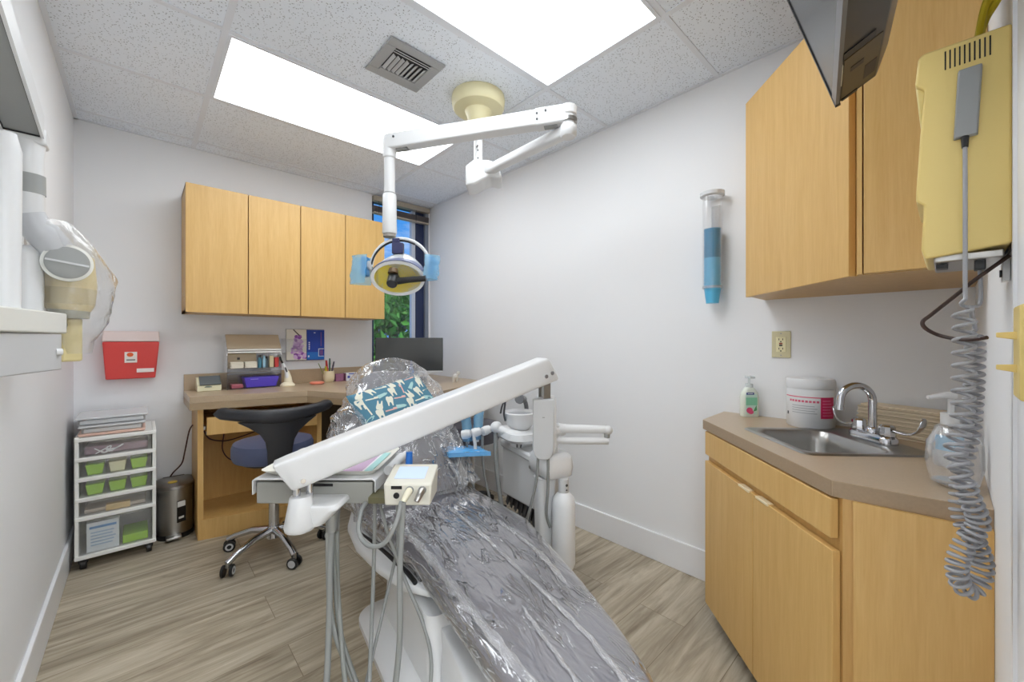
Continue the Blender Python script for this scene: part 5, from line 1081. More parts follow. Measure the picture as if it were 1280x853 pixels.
# upright tube at the left edge
wx('upright', MB().tube([(-0.2305, 1.48, 1.25), (-0.2305, 1.48, 1.62), (-0.2305, 1.475, 1.66)], [0.024, 0.026, 0.018], 22), PLASTIC)
wx('inner_tube', MB().tube(sub([(-0.222, 1.66, 1.255), (-0.222, 1.66, 1.38), (-0.228, 1.655, 1.43)], 6), [0.030] * 10 + [0.026, 0.022, 0.016], 18), PLASTIC)
# folding channel arm
q = MB()
a0, a1 = Vector((-0.222, 1.60, 1.705)), Vector((-0.222, 1.02, 1.815))
for sx in (-0.034, 0.034):
    q.add([a0 + Vector((sx - 0.003, 0, 0)), a0 + Vector((sx + 0.003, 0, 0)), a0 + Vector((sx + 0.003, 0, 0.06)), a0 + Vector((sx - 0.003, 0, 0.06)), a1 + Vector((sx - 0.003, 0, 0)), a1 + Vector((sx + 0.003, 0, 0)), a1 + Vector((sx + 0.003, 0, 0.06)), a1 + Vector((sx - 0.003, 0, 0.06))], [(0, 1, 2, 3), (4, 5, 6, 7), (0, 1, 5, 4), (1, 2, 6, 5), (2, 3, 7, 6), (3, 0, 4, 7)])
ar = wx('folding_arm', q, PLASTIC)
q = MB(); q.loft([[a + Vector((x, 0, z)) for x, z in ((-0.030, 0.006), (0.030, 0.006), (0.030, 0.056), (-0.030, 0.056))] for a in (a0, a1)]); wx('arm_core', q, GREYP, ar)
q = MB()
for sx in (-0.0315, 0.0315): q.tube([a0 + Vector((sx, 0, 0.004)), a1 + Vector((sx, 0, 0.004))], 0.0022, 6)
q.tube([a0 + Vector((-0.032, -0.001, 0.004)), a0 + Vector((0.032, -0.001, 0.004))], 0.0022, 6); wx('arm_gasket', q, BLACK, ar)
q = MB(); q.box(-0.260, -0.182, 1.600, 1.665, 1.690, 1.735); wx('end_bracket', q, PLASTIC, bevel=0.008)
q = MB(); q.box(XL + 0.001, -0.20, 0.96, 1.06, 1.78, 1.90); wx('wall_mount', q, PLASTIC, bevel=0.008)
# vertical yoke stem with grey band
wx('yoke_stem', MB().tube([(-0.217, 1.63, 1.695), (-0.216, 1.63, 1.66), (-0.215, 1.632, 1.50), (-0.215, 1.635, 1.485)], [0.032, 0.028, 0.029, 0.024], 24), PLASTIC)
wx('stem_band', MB().tube([(-0.2155, 1.631, 1.612), (-0.215, 1.632, 1.562)], 0.0300, 24), GREYP)
# yoke and tubehead
YC = Vector((-0.150, 1.715, 1.39))
q = MB(); q.tube(sub([(-0.214, 1.630, 1.510), (-0.202, 1.635, 1.480), (-0.170, 1.655, 1.430), (-0.148, 1.672, 1.395)], 5), [0.030] * 6 + [0.036] * 6 + [0.038] * 4, 18); wx('yoke', q, mat('yoke grey', lin(188, 190, 193), 0.35))
th_ = wx('tubehead', MB().tube([YC + Vector((0, 0.01, 0.045)), YC + Vector((0, 0.01, 0.03)), YC + Vector((0, 0.01, -0.05)), YC + Vector((-0.002, 0.01, -0.11)), YC + Vector((-0.003, 0.01, -0.125))], [0.032, 0.049, 0.055, 0.051, 0.044], 28), mat('tan tubehead', lin(218, 200, 146), 0.4), smooth=60)
wx('head_band', MB().tube([YC + Vector((-0.001, 0.01, -0.062)), YC + Vector((-0.002, 0.01, -0.108))], [0.0556, 0.0526], 28), mat('tan band', lin(192, 176, 130), 0.45), th_)
wx('head_collar', MB().tube([YC + Vector((-0.003, 0.01, -0.120)), YC + Vector((-0.003, 0.01, -0.148))], [0.044, 0.042], 24), mat('olive grey collar', lin(150, 148, 128), 0.4), th_)
q = MB(); q.cbox(YC + Vector((-0.008, 0.01, -0.21)), (0.05, 0.05, 0.125), (0, 0, R(35))); wx('cone', q, mat('pale tan cone', lin(226, 211, 156), 0.42), th_, bevel=0.006)
kc = YC + Vector((0.0, -0.05, 0.002)); kd = (cam - kc); kd.z *= 0.4; kd.normalize()
kc = kc + kd * 0.030
KM = Matrix.Translation(kc) @ kd.to_track_quat('Z', 'Y').to_matrix().to_4x4()
wx('knob_ring', MB().lathe([(0.036, -0.03), (0.050, -0.02), (0.050, 0.004), (0.043, 0.008)], M=KM), CREAMW)
kb = wx('tilt_knob', MB().lathe([(0.042, 0.002), (0.043, 0.010), (0.036, 0.013), (0.0, 0.013)], M=KM), GREYP)
q = MB(); q.cbox((0, 0, 0.0145), (0.082, 0.005, 0.003), (0, 0, R(-8)), KM); wx('knob_line', q, PLASTIC2, kb)
q = MB()
nu, nv = 40, 40
def bagp(a, b_):
    t = b_; z = 1.505 - 0.365 * t
    cxx = -0.190 + 0.052 * min(1, t / 0.35) ; cyy = 1.66 + 0.06 * min(1, t / 0.35)
    r = (0.040 + 0.036 * math.sin(PI * min(1, t / 0.9)) ** 0.7)
    r *= 1 + 0.16 * noise.noise((math.cos(2 * PI * a) * 2.5, math.sin(2 * PI * a) * 2.5, t * 6)) + 0.08 * noise.noise((math.cos(2 * PI * a) * 7, math.sin(2 * PI * a) * 7, t * 14))
    if t > 0.8: r *= 1 - 1.6 * (t - 0.8)
    x = cxx + r * 1.05 * math.cos(2 * PI * a); y = cyy + r * 1.05 * math.sin(2 * PI * a)
    return Vector((max(x, XL + 0.004), y, z))
q.grid(bagp, nu, nv); wx('plastic_bag', q, film('x-ray bag film', (0.95, 0.95, 0.95), 0.10, 0.5, (22, 22, 14), 1.0, 0.2), smooth=180, recalc=False)
# ------------------------------------------------------------------ corner sink cabinet and counter
from mathutils.geometry import tessellate_polygon
def holed(mb, outer, hole, z0, z1):
    """Slab with one hole through it."""
    P = [Vector((x, y, 0)) for x, y in outer]; H = [Vector((x, y, 0)) for x, y in hole]
    tri = tessellate_polygon([P, H]); allp = P + H
    mb.add([(p.x, p.y, z1) for p in allp], [tuple(t) for t in tri]); mb.add([(p.x, p.y, z0) for p in allp], [tuple(t) for t in tri])
    for L_ in (outer, hole):
        n = len(L_); mb.add([(x, y, z0) for x, y in L_] + [(x, y, z1) for x, y in L_], [(i, (i + 1) % n, n + (i + 1) % n, n + i) for i in range(n)])
SU = Vector((0.719, 0.696, 0)); SV = Vector((0.696, -0.719, 0)); SO = Vector((1.70, 0.27, 0)) - SU * 0.185 - SV * 0.193
SMx = Matrix(((SU.x, SV.x, 0, SO.x), (SU.y, SV.y, 0, SO.y), (0, 0, 1, 0), (0, 0, 0, 1)))
def sp2(poly): return [tuple((SMx @ Vector((x, y, 0))).xy) for x, y in poly]
ctop = [(XR - 0.001, 0.716), (1.762, 0.705), (1.228, 0.188), (1.25, YN + 0.0006), (XR - 0.001, YN + 0.0006)]
q = MB(); holed(q, ctop, sp2(rrect(0.022, 0.348, 0.022, 0.288, 0.03)), 0.802, 0.84)
sc_o = q.build('sink_counter', [COUNTER], smooth=0, loc=(1.7, 0.3, 0.802))
tag(sc_o, 'taupe laminate corner countertop around the steel sink', 'countertop')
def band_(p, r_):
    p, r_ = Vector(p + (0,)), Vector(r_ + (0,)); d = (r_ - p).normalized(); n = Vector((-d.y, d.x, 0))
    if n.dot(Vector((1.9, 0.2, 0)) - p) > 0: n = -n
    d = d * 0.0012
    q = MB(); q.prism([tuple((p + d).xy), tuple((r_ - d).xy), tuple((r_ - d + n * 0.0012).xy), tuple((p + d + n * 0.0012).xy)], 0.8015, 0.8385)
    q.v = [v - Vector((1.7, 0.3, 0.802)) for v in q.v]; q.build('edge_band', EDGEB, sc_o, smooth=0)
EDGEB = mat('taupe edge band', lin(158, 136, 110), 0.45, var=0.12, vscale=160)
for i in range(3): band_(ctop[i], ctop[i + 1])
cab = thing('sink_cabinet', 'maple corner base cabinet with two doors under the taupe sink counter', 'cabinet', (1.75, 0.2, 0))
carc = [(XR - 0.002, 0.692), (1.765, 0.682), (1.231, 0.168), (1.252, YN + 0.001), (XR - 0.002, YN + 0.001)]
q = MB(); q.prism([(2.0, 0.66), (1.80, 0.655), (1.30, 0.165), (1.30, -0.05), (2.0, -0.05)], 0.0, 0.075); q.build('toe_kick', mat('toe kick dark', lin(92, 78, 62), 0.6), cab, world=True)
q = MB()
n5 = len(carc)
for i in range(n5):
    a, b_ = Vector(carc[i] + (0,)), Vector(carc[(i + 1) % n5] + (0,)); c_ = Vector((1.75, 0.25, 0))
    nn = Vector((-(b_ - a).y, (b_ - a).x, 0)).normalized()
    if nn.dot(c_ - a) < 0: nn = -nn
    q.prism([tuple(a.xy), tuple(b_.xy), tuple((b_ + nn * 0.016).xy), tuple((a + nn * 0.016).xy)], 0.075, 0.802)
q.prism(carc, 0.075, 0.09)
q.build('carcass', MAPLE_EDGE, cab, world=True, smooth=0)
q = MB(); q.prism([(1.2335, 0.148), (1.2455, 0.148), (1.2655, YN + 0.0006), (1.2475, YN + 0.0006)], 0.004, 0.801)
q.v = [Vector((p.x - 0.012, p.y, p.z)) for p in q.v]
q.build('end_panel', MAPLE, cab, world=True)
D_ = Vector((-0.722, -0.692, 0)); Nn = Vector((-0.692, 0.722, 0)); C0 = Vector((1.745, 0.690, 0)) - Nn * 0.020
CM = Matrix(((D_.x, Nn.x, 0, C0.x), (D_.y, Nn.y, 0, C0.y), (0, 0, 1, 0), (0, 0, 0, 1)))
MB().box(0.0, 0.722, 0.001, 0.020, 0.700, 0.796, M=CM).build('false_drawer', MAPLE, cab, world=True, bevel=0.002)
for a, b_, h0 in ((0.0, 0.371, 0.285), (0.374, 0.728, 0.395)):
    d = MB().box(a, b_, 0.001, 0.020, 0.078, 0.673, M=CM).build('door', MAPLE, cab, world=True, bevel=0.0015)
    q = MB(); q.box(h0, h0 + 0.068, 0.004, 0.0240, 0.6690, 0.6770, M=CM); q.v = [cab.matrix_basis.inverted() @ p for p in q.v]
    q.build('edge_pull', mat('brass pull glint', lin(250, 234, 196), 0.3, metal=0.2), d, bevel=0.001)  # bright cream colour paints the glint on the pull
# sink
sk = thing('sink', 'square stainless steel sink set diagonally into the taupe counter', 'sink', (1.70, 0.27, 0.84))
def ring(g, z, r=0.045): return [tuple(SMx @ Vector((x, y, z))) for x, y in rrect(0.032 + g, 0.338 - g, 0.032 + g, 0.278 - g, max(r, 0.01))]
def ringo(g, z): return [tuple(SMx @ Vector((x, y, z))) for x, y in rrect(0.0 + g, 0.37 - g, 0.0 + g, 0.386 - g, 0.03)]
q = MB(); q.loft([ringo(0.0, 0.8405), ringo(0.004, 0.8445), ringo(0.010, 0.8445), ring(-0.006, 0.843), ring(0.0, 0.838), ring(0.006, 0.80), ring(0.016, 0.705), ring(0.030, 0.690), ring(0.09, 0.686)], caps=False)
secs_last = ring(0.09, 0.686); q.add(secs_last, [tuple(range(len(secs_last)))])
q.build('basin', STEEL, sk, world=True, smooth=50)
c = SMx @ Vector((0.185, 0.155, 0.687)); MB().lathe([(0.042, 0.6865), (0.044, 0.6895), (0.030, 0.6885), (0.012, 0.6875)], (c.x, c.y, 0)).build('drain', CHROME, sk, world=True)
# faucet
fc = thing('faucet', 'chrome gooseneck faucet with two wing handles behind the sink', 'faucet', tuple(SMx @ Vector((0.185, 0.335, 0.845))))
q = MB(); secs = []
for z, g in ((0.845, 0.0), (0.862, 0.0), (0.870, 0.004), (0.873, 0.012)):
    secs.append([tuple(SMx @ Vector((x, y, z))) for x, y in rrect(0.103 + g, 0.267 - g, 0.308 + g, 0.362 - g, 0.024 - g * 0.6)])
q.loft(secs); q.build('base', CHROME, fc, world=True, smooth=50)
def S(u, v, z): return SMx @ Vector((u, v, z))
pts = [S(0.185, 0.335, 0.868), S(0.185, 0.335, 0.975)] + [S(0.185, 0.335 - 0.052 * (1 - math.cos(a)), 0.975 + 0.052 * math.sin(a)) for a in [PI * k / 14 for k in range(1, 14)]] + [S(0.185, 0.231, 0.972), S(0.185, 0.229, 0.955)]
q = MB(); q.tube(pts, 0.0115, 16); q.tube([S(0.185, 0.229, 0.957), S(0.185, 0.2285, 0.945)], 0.0125, 16); q.lathe([(0.020, 0.872), (0.019, 0.884), (0.013, 0.89)], tuple(S(0.185, 0.335, 0).xy) + (0,)); q.build('spout', CHROME, fc, world=True, smooth=60)
for u, sg in ((0.130, -1), (0.240, 1)):
    q = MB(); k = 20; secs = []
    for z, r in ((0.872, 0.0215), (0.878, 0.0215), (0.902, 0.0195), (0.907, 0.014)):
        secs.append([S(u + (r * (1 + 0.05 * (j % 2))) * math.cos(2 * PI * j / k), 0.335 + (r * (1 + 0.05 * (j % 2))) * math.sin(2 * PI * j / k), z) for j in range(k)])
    q.loft(secs); hb = q.build('handle_hub', CHROME, fc, world=True, smooth=30)
    dr_ = (SU * 0.55 - SV * 0.83) if sg > 0 else (-SU * 0.88 + SV * 0.47)
    sd_ = Vector((-dr_.y, dr_.x, 0)); o_ = S(u, 0.335, 0)
    prof = [(0.010, 0.893, 0.007), (0.026, 0.889, 0.008), (0.046, 0.886, 0.010), (0.064, 0.890, 0.013), (0.078, 0.902, 0.0165), (0.086, 0.920, 0.0175), (0.088, 0.936, 0.012), (0.088, 0.942, 0.004)]
    q = MB(); secs = []
    for i, (t, z, w_) in enumerate(prof):
        a_, b_ = prof[max(0, i - 1)], prof[min(len(prof) - 1, i + 1)]
        tg = (dr_ * (b_[0] - a_[0]) + Vector((0, 0, b_[1] - a_[1]))).normalized(); nm_ = tg.cross(sd_).normalized(); c = o_ + dr_ * t * (0.80 if sg > 0 else 1.0) + Vector((0, 0, z)); w_ *= 1.25
        secs.append([c + sd_ * x + nm_ * y for x, y in sup(0, 0, w_, 0.0038, 16, 2.4)])
    q.loft(secs); q.v = [fc.matrix_basis.inverted() @ p for p in q.v]; q.build('wing_handle', CHROME, hb, smooth=60)

# things on the counter
ZT = 0.8405
wc = thing('wipes_canister', 'white round wipes tub with a pink panel label by the sink', 'tub', (1.94, 0.365, ZT))
MB().lathe([(0.074, ZT), (0.078, ZT + 0.006), (0.078, ZT + 0.148), (0.076, ZT + 0.152)], (1.94, 0.365, 0), 48).build('tub_body', PLASTIC, wc, world=True)
MB().lathe([(0.079, ZT + 0.150), (0.080, ZT + 0.155), (0.080, ZT + 0.180), (0.076, ZT + 0.188), (0.060, ZT + 0.190), (0.0, ZT + 0.186)], (1.94, 0.365, 0), 48).build('lid', PLASTIC, wc, world=True)
ca = math.atan2(-0.365, -1.94)
def wrap(mb, a0, a1, z0, z1, r=0.0784, n=10, cx_=1.94, cy_=0.365):
    vs = []
    for k in range(n + 1):
        a = a0 + (a1 - a0) * k / n
        vs += [(cx_ + r * math.cos(a), cy_ + r * math.sin(a), z0), (cx_ + r * math.cos(a), cy_ + r * math.sin(a), z1)]
    mb.add(vs, [(2 * k, 2 * k + 2, 2 * k + 3, 2 * k + 1) for k in range(n)])
q = MB()
q.m(0); wrap(q, ca + 0.42, ca + 1.12, ZT + 0.042, ZT + 0.122)
q.m(1); wrap(q, ca - 1.3, ca + 0.42, ZT + 0.118, ZT + 0.122, n=20)
q.m(1)
for k in range(9): wrap(q, ca - 0.95 + 0.15 * k, ca - 0.95 + 0.15 * k + 0.11, ZT + 0.100, ZT + 0.108, n=2)
for k in range(4): q.m(2); wrap(q, ca - 0.8, ca + 0.28 - 0.1 * (k % 2), ZT + 0.058 + 0.009 * k, ZT + 0.0605 + 0.009 * k, n=12)
q.m(3); wrap(q, ca - 1.18, ca - 1.05, ZT + 0.046, ZT + 0.058, n=2)
q.m(4)
for k in range(6): wrap(q, ca + 0.50, ca + 1.0 - 0.05 * (k % 3), ZT + 0.052 + 0.011 * k, ZT + 0.055 + 0.011 * k, r=0.0786, n=5)
q.build('label_print', [mat('label pink', lin(212, 40, 96), 0.45), mat('print rose', lin(222, 104, 130), 0.5), mat('print grey', lin(170, 172, 176), 0.5), DGREY, mat('print light pink', lin(232, 120, 156), 0.5)], wc, world=True, recalc=False, smooth=60)
so = thing('hand_soap', 'small pump bottle of hand soap with green and pink label left of the wipes tub', 'soap bottle', (1.985, 0.595, ZT))
FS = Matrix(((cs, sn, 0, 1.985), (-sn, cs, 0, 0.595), (0, 0, 1, 0), (0, 0, 0, 1)))
secs = [[(x, y, ZT + z) for x, y in sup(0, 0, w_, d_, 28, 2.8)] for z, w_, d_ in ((0.0, 0.036, 0.020), (0.006, 0.039, 0.022), (0.05, 0.038, 0.022), (0.085, 0.039, 0.022), (0.105, 0.035, 0.020), (0.122, 0.022, 0.016), (0.130, 0.014, 0.013))]
MB().loft(secs, M=FS).build('bottle_body', mat('pearly soap', lin(226, 232, 220), 0.2), so, world=True, smooth=60)
q = MB(); y = -0.0226
q.m(0).box(-0.028, 0.022, y - 0.0006, y, ZT + 0.012, ZT + 0.100, M=FS); q.m(1).box(-0.026, 0.008, y - 0.0012, y - 0.0006, ZT + 0.098, ZT + 0.108, M=FS)
q.m(2).box(-0.028, 0.022, y - 0.0010, y - 0.0004, ZT + 0.052, ZT + 0.086, M=FS)
q.m(3).prism([(-0.012 + 0.014 * math.cos(k * PI / 6), ZT + 0.030 + 0.013 * math.sin(k * PI / 6)) for k in range(12)], y - 0.0014, y - 0.0008, 'y', FS)
q.m(3).prism([(-0.006 + 0.012 * math.cos(k * PI / 6), ZT + 0.022 + 0.009 * math.sin(k * PI / 6)) for k in range(12)], y - 0.0016, y - 0.0008, 'y', FS)
q.m(4).prism([(0.004, ZT + 0.025), (0.018, ZT + 0.052), (0.020, ZT + 0.030)], y - 0.0014, y - 0.0008, 'y', FS)
q.m(5).box(-0.020, 0.002, y - 0.0016, y - 0.0012, ZT + 0.1015, ZT + 0.1045, M=FS)
q.build('label', [mat('label pale green', lin(206, 232, 220), 0.4), mat('label navy', lin(44, 70, 138), 0.4), mat('label green', lin(136, 206, 172), 0.4), mat('label rose', lin(222, 84, 128), 0.4), mat('label leaf', lin(70, 150, 90), 0.4), mat('label white', lin(230, 234, 240), 0.4)], so, world=True, smooth=0)
q = MB(); q.cyl((1.985, 0.595, ZT + 0.128), (1.985, 0.595, ZT + 0.145), 0.015, n=18); q.cyl((1.985, 0.595, ZT + 0.145), (1.985, 0.595, ZT + 0.172), 0.005, n=10); q.box(-0.014, 0.010, -0.03, 0.010, ZT + 0.170, ZT + 0.180, M=FS); q.build('pump', mat('clear pump', lin(222, 228, 228), 0.2, alpha=0.6), so, world=True, bevel=0.002)
# folded paper towels
TWm = Matrix.Translation((1.948, 0.098, ZT)) @ Matrix.Rotation(R(-20), 4, 'Z')
pt = bpy.data.objects.new('paper_towel_stack', None); COL.objects.link(pt); pt.matrix_basis = TWm
tag(pt, 'stack of folded beige paper towels behind the faucet', 'paper towels')
PT = mat('kraft paper', lin(226, 211, 186), 0.8); PT2 = mat('kraft paper darker', lin(206, 190, 162), 0.8)  # second tone is darker, used on every other towel
random.seed(9)
for h in range(2):
    q = MB()
    for k in range(7):
        kk = h * 7 + k; z = kk * 0.0072
        q.m(kk % 2).cbox((random.uniform(-.002, .002), random.uniform(-.003, .003), z + 0.0036), (0.094, 0.235, 0.0064), (0, R(random.uniform(-.6, .6)), R(random.uniform(-1, 1))))
    q.build('folded_towels', [PT, PT2], pt, bevel=0.0015)
q = MB(); q.loft([[(x, y, 0.1012 + dz) for x, y in sup(0, 0, 0.046, 0.116, 24, 6)] for dz in (0.0, 0.004)]); q.build('top_towel', PT, pt)
pd = thing('pump_bottle', 'clear pump bottle with white pump and blue label behind the coiled cord', 'pump bottle', (1.60, -0.008, ZT))
MB().lathe([(0.032, ZT), (0.036, ZT + 0.006), (0.036, ZT + 0.085), (0.030, ZT + 0.105), (0.016, ZT + 0.115)], (1.60, -0.008, 0)).build('bottle_body', CLEARW, pd, world=True)
MB().lathe([(0.033, ZT + 0.001), (0.034, ZT + 0.05), (0.0, ZT + 0.05)], (1.60, -0.008, 0)).build('gel', mat('clear gel', lin(214, 222, 226), 0.2, alpha=0.55), pd, world=True)
q = MB(); wrap(q, PI - 0.9, PI + 0.7, ZT + 0.045, ZT + 0.085, r=0.0365, cx_=1.60, cy_=-0.008); q.build('label', mat('blue print', lin(90, 170, 214), 0.4), pd, world=True, recalc=False)
q = MB(); q.cyl((1.60, -0.008, ZT + 0.112), (1.60, -0.008, ZT + 0.142), 0.020, n=20); q.cyl((1.60, -0.008, ZT + 0.142), (1.60, -0.008, ZT + 0.185), 0.007, n=12)
q.tube([(1.605, -0.013, ZT + 0.188), (1.59, 0.002, ZT + 0.190), (1.562, 0.034, ZT + 0.184)], [0.011, 0.009, 0.005], 10); q.build('pump', PLASTIC, pd, world=True)
MB().lathe([(0.026, ZT), (0.040, ZT + 0.010), (0.048, ZT + 0.05), (0.046, ZT + 0.10), (0.032, ZT + 0.13), (0.028, ZT + 0.135), (0.030, ZT + 0.13), (0.044, ZT + 0.10), (0.0462, ZT + 0.05), (0.038, ZT + 0.012), (0.0, ZT + 0.008)], (1.385, -0.012, 0), 28).build('glass_jar', CLEAR)
tag(bpy.data.objects['glass_jar'], 'round clear empty jar at the counter edge behind the coiled cord', 'jar')

# ------------------------------------------------------------------ upper corner cupboard
up = thing('corner_cupboard', 'maple corner wall cupboard above the sink, one slanted door and one side door', 'cupboard', (1.75, 0.2, 1.355))
ucar = [(XR - 0.002, 0.548), (1.842, 0.545), (1.442, 0.160), (1.440, YN + 0.001), (XR - 0.002, YN + 0.001)]
q = MB(); q.prism(ucar, 1.356, 2.152); q.build('carcass', MAPLE_EDGE, up, world=True, smooth=0)
D2 = Vector((-0.7225, -0.6914, 0)); N2 = Vector((-0.6914, 0.7225, 0)); U0 = Vector((1.833, 0.5626, 0)) - N2 * 0.020
UMx = Matrix(((D2.x, N2.x, 0, U0.x), (D2.y, N2.y, 0, U0.y), (0, 0, 1, 0), (0, 0, 0, 1)))
MB().box(0.0, 0.548, 0.001, 0.020, 1.355, 2.154, M=UMx).build('door', MAPLE, up, world=True, bevel=0.0015)
MB().box(1.417, 1.436, YN + 0.001, 0.150, 1.357, 2.154).build('door', MAPLE, up, world=True, bevel=0.0015)
MB().box(1.418, 1.440, 0.1535, 0.164, 1.356, 2.152).build('corner_trim', MAPLE, up, world=True)

# outlet
ot = thing('wall_outlet', 'beige wall outlet with reset buttons above the counter', 'outlet', (XR, 0.484, 1.16))
MB().box(XR - 0.006, XR - 0.0005, 0.449, 0.519, 1.103, 1.217).build('cover_plate', mat('almond plate', lin(206, 198, 160), 0.4), ot, world=True, bevel=0.0025)
MB().box(XR - 0.0085, XR - 0.0055, 0.466, 0.502, 1.128, 1.192).build('receptacle', mat('ivory receptacle', lin(228, 220, 178), 0.4), ot, world=True, bevel=0.001)
q = MB()
for z in (1.178, 1.138):
    for y in (0.477, 0.491): q.box(XR - 0.0092, XR - 0.008, y - 0.0012, y + 0.0012, z, z + 0.008)
    q.cyl((XR - 0.0092, 0.484, z - 0.006), (XR - 0.008, 0.484, z - 0.006), 0.0028, n=10)
q.build('slots', BLACK, ot, world=True)
q = MB(); q.m(0).box(XR - 0.010, XR - 0.0083, 0.478, 0.490, 1.161, 1.167); q.m(1).box(XR - 0.010, XR - 0.0083, 0.478, 0.490, 1.153, 1.159); q.build('reset_button', [mat('red button', lin(150, 66, 50), 0.4), BLACK], ot, world=True)
q = MB()
for z in (1.113, 1.207): q.cyl((XR - 0.0068, 0.484, z), (XR - 0.0055, 0.484, z), 0.003, n=10)
q.build('cover_screw', STEEL, ot, world=True)

# cup dispenser with cups
TY = 0.748; TXc = XR - 0.056
cd = thing('cup_dispenser', 'clear tube cup dispenser on the long wall left of the corner cupboard', 'cup dispenser', (XR, TY, 1.42))
q = MB(); n_ = 36
def tb(r, z): return [(TXc + r * math.cos(2 * PI * k / n_), TY + r * math.sin(2 * PI * k / n_), z) for k in range(n_)]
q.loft([tb(0.0425, 1.428), tb(0.0425, 1.868), tb(0.0405, 1.868), tb(0.0405, 1.428)], closed=True, caps=False); q.build('tube', CLEARD, cd, world=True)
q = MB(); q.loft([tb(0.043, 1.850), tb(0.053, 1.856), tb(0.053, 1.872), tb(0.0405, 1.872), tb(0.0405, 1.850)], closed=True, caps=False); q.build('rim', mat('milky rim', lin(224, 226, 228), 0.25, alpha=0.8), cd, world=True)
q = MB(); q.box(XR - 0.018, XR - 0.001, TY - 0.02, TY + 0.02, 1.46, 1.82); q.build('wall_bracket', CLEARW, cd, world=True, bevel=0.003)
q = MB(); q.loft([tb(0.044, 1.432), tb(0.044, 1.420), tb(0.0395, 1.420), tb(0.0395, 1.432)], closed=True, caps=False); q.build('bottom_ring', CLEARW, cd, world=True)
CUPB = mat('blue cup', lin(90, 184, 226), 0.35); CUPD = mat('teal blue cup', lin(30, 132, 176), 0.35)
def cup_mesh(m_):
    return MB().lathe([(0.0, 0.0), (0.027, 0.0), (0.0275, 0.003), (0.036, 0.072), (0.0372, 0.072), (0.0372, 0.075), (0.035, 0.075), (0.026, 0.005), (0.0, 0.004)], n=28).build('paper_cup', m_)
c0 = cup_mesh(CUPB); c0.location = (TXc, TY, 1.352); tag(c0, 'lowest pale blue cup sticking out below the dispenser tube', 'cup', 'cups in the dispenser')
for k in range(1, 15):
    c = c0.copy(); c.data = c0.data; COL.objects.link(c); c.location = (TXc, TY, 1.352 + 0.0195 * k)
    c['label'] = 'pale blue cup nested in the lower part of the clear dispenser stack' if k < 8 else 'darker blue cup nested in the upper part of the clear dispenser stack'
    if k == 8: cdk = c0.data.copy(); cdk.materials.clear(); cdk.materials.append(CUPD)
    if k >= 8: c.data = cdk

# ------------------------------------------------------------------ x-ray control box on the near wall
cu = thing('control_box', 'beige x-ray control box with grey hand switch on the near wall', 'control box', (0.95, YN, 1.30))
UX0, UX1 = 0.874, 1.030
prof = [(-0.0612, 1.3133), (-0.0612, 1.6137), (0.024, 1.6154), (0.0295, 1.6105), (0.0328, 1.5711), (0.0224, 1.5602), (0.0273, 1.4914), (0.0317, 1.404), (0.0317, 1.3919), (0.0232, 1.3843), (0.0262, 1.3177), (0.0219, 1.3024)]
q = MB(); q.prism(prof, UX0, UX1, 'x'); q.build('case', BEIGE, cu, world=True, bevel=0.003, seg=3)
q = MB(); q.prism([(0.018, 1.571), (0.0325, 1.5705), (0.0268, 1.508), (0.018, 1.508)], UX0 + 0.010, UX1 - 0.010, 'x'); q.build('front_panel', mat('pale beige panel', lin(212, 194, 126), 0.4), cu, world=True, bevel=0.002)
MB().box(UX0 + 0.004, UX1 - 0.004, YN + 0.0005, -0.0612, 1.31, 1.612).build('back_plate', BLACK, cu, world=True)  # black sheet painting the shaded gap between case and wall
VS = mat('vent black', lin(24, 22, 20), 0.6)
for k in range(10):
    y = 0.0011 - k * 0.00475; MB().box(UX0 - 0.0006, UX0 + 0.0008, y - 0.0008, y + 0.0008, 1.5793, 1.6066).build('vent_slot', VS, cu, world=True, smooth=0)
hs_ = MB(); hs_.loft([[(UX0 - 0.0005, -0.0066, 1.4706), (UX0 - 0.0005, -0.0306, 1.4706), (UX0 - 0.0005, -0.035, 1.569), (UX0 - 0.0005, -0.0109, 1.569)], [(UX0 - 0.010, -0.0077, 1.4716), (UX0 - 0.010, -0.0296, 1.4716), (UX0 - 0.010, -0.034, 1.568), (UX0 - 0.010, -0.0119, 1.568)]])
hso = hs_.build('hand_switch', mat('switch grey', lin(140, 142, 142), 0.5), cu, world=True, bevel=0.0015)
MB().tube([(UX0 - 0.006, -0.0180, 1.4717), (UX0 - 0.0075, -0.0180, 1.4553)], [0.0043, 0.0034], 12).build('strain_relief', BLACK, cu, world=True)
q = MB(); q.box(UX0 + 0.01, UX1 - 0.01, -0.055, 0.013, 1.2965, 1.308); q.build('bottom_plate', STEEL, cu, world=True, bevel=0.002)
MB().box(0.907, 0.929, -0.002, 0.011, 1.290, 1.299).build('jack', BLACK, cu, world=True, bevel=0.001)
MB().box(0.900, 0.922, -0.039, -0.028, 1.283, 1.300).build('jack', BLACK, cu, world=True, bevel=0.001)
MB().box(0.944, 0.972, YN + 0.001, -0.057, 1.268, 1.30).build('mount_tab', PLASTIC, cu, world=True)
MB().tube([(0.956, -0.058, 1.280), (0.956, -0.0545, 1.280)], 0.0055, 12).build('mount_screw', BLACK, cu, world=True)
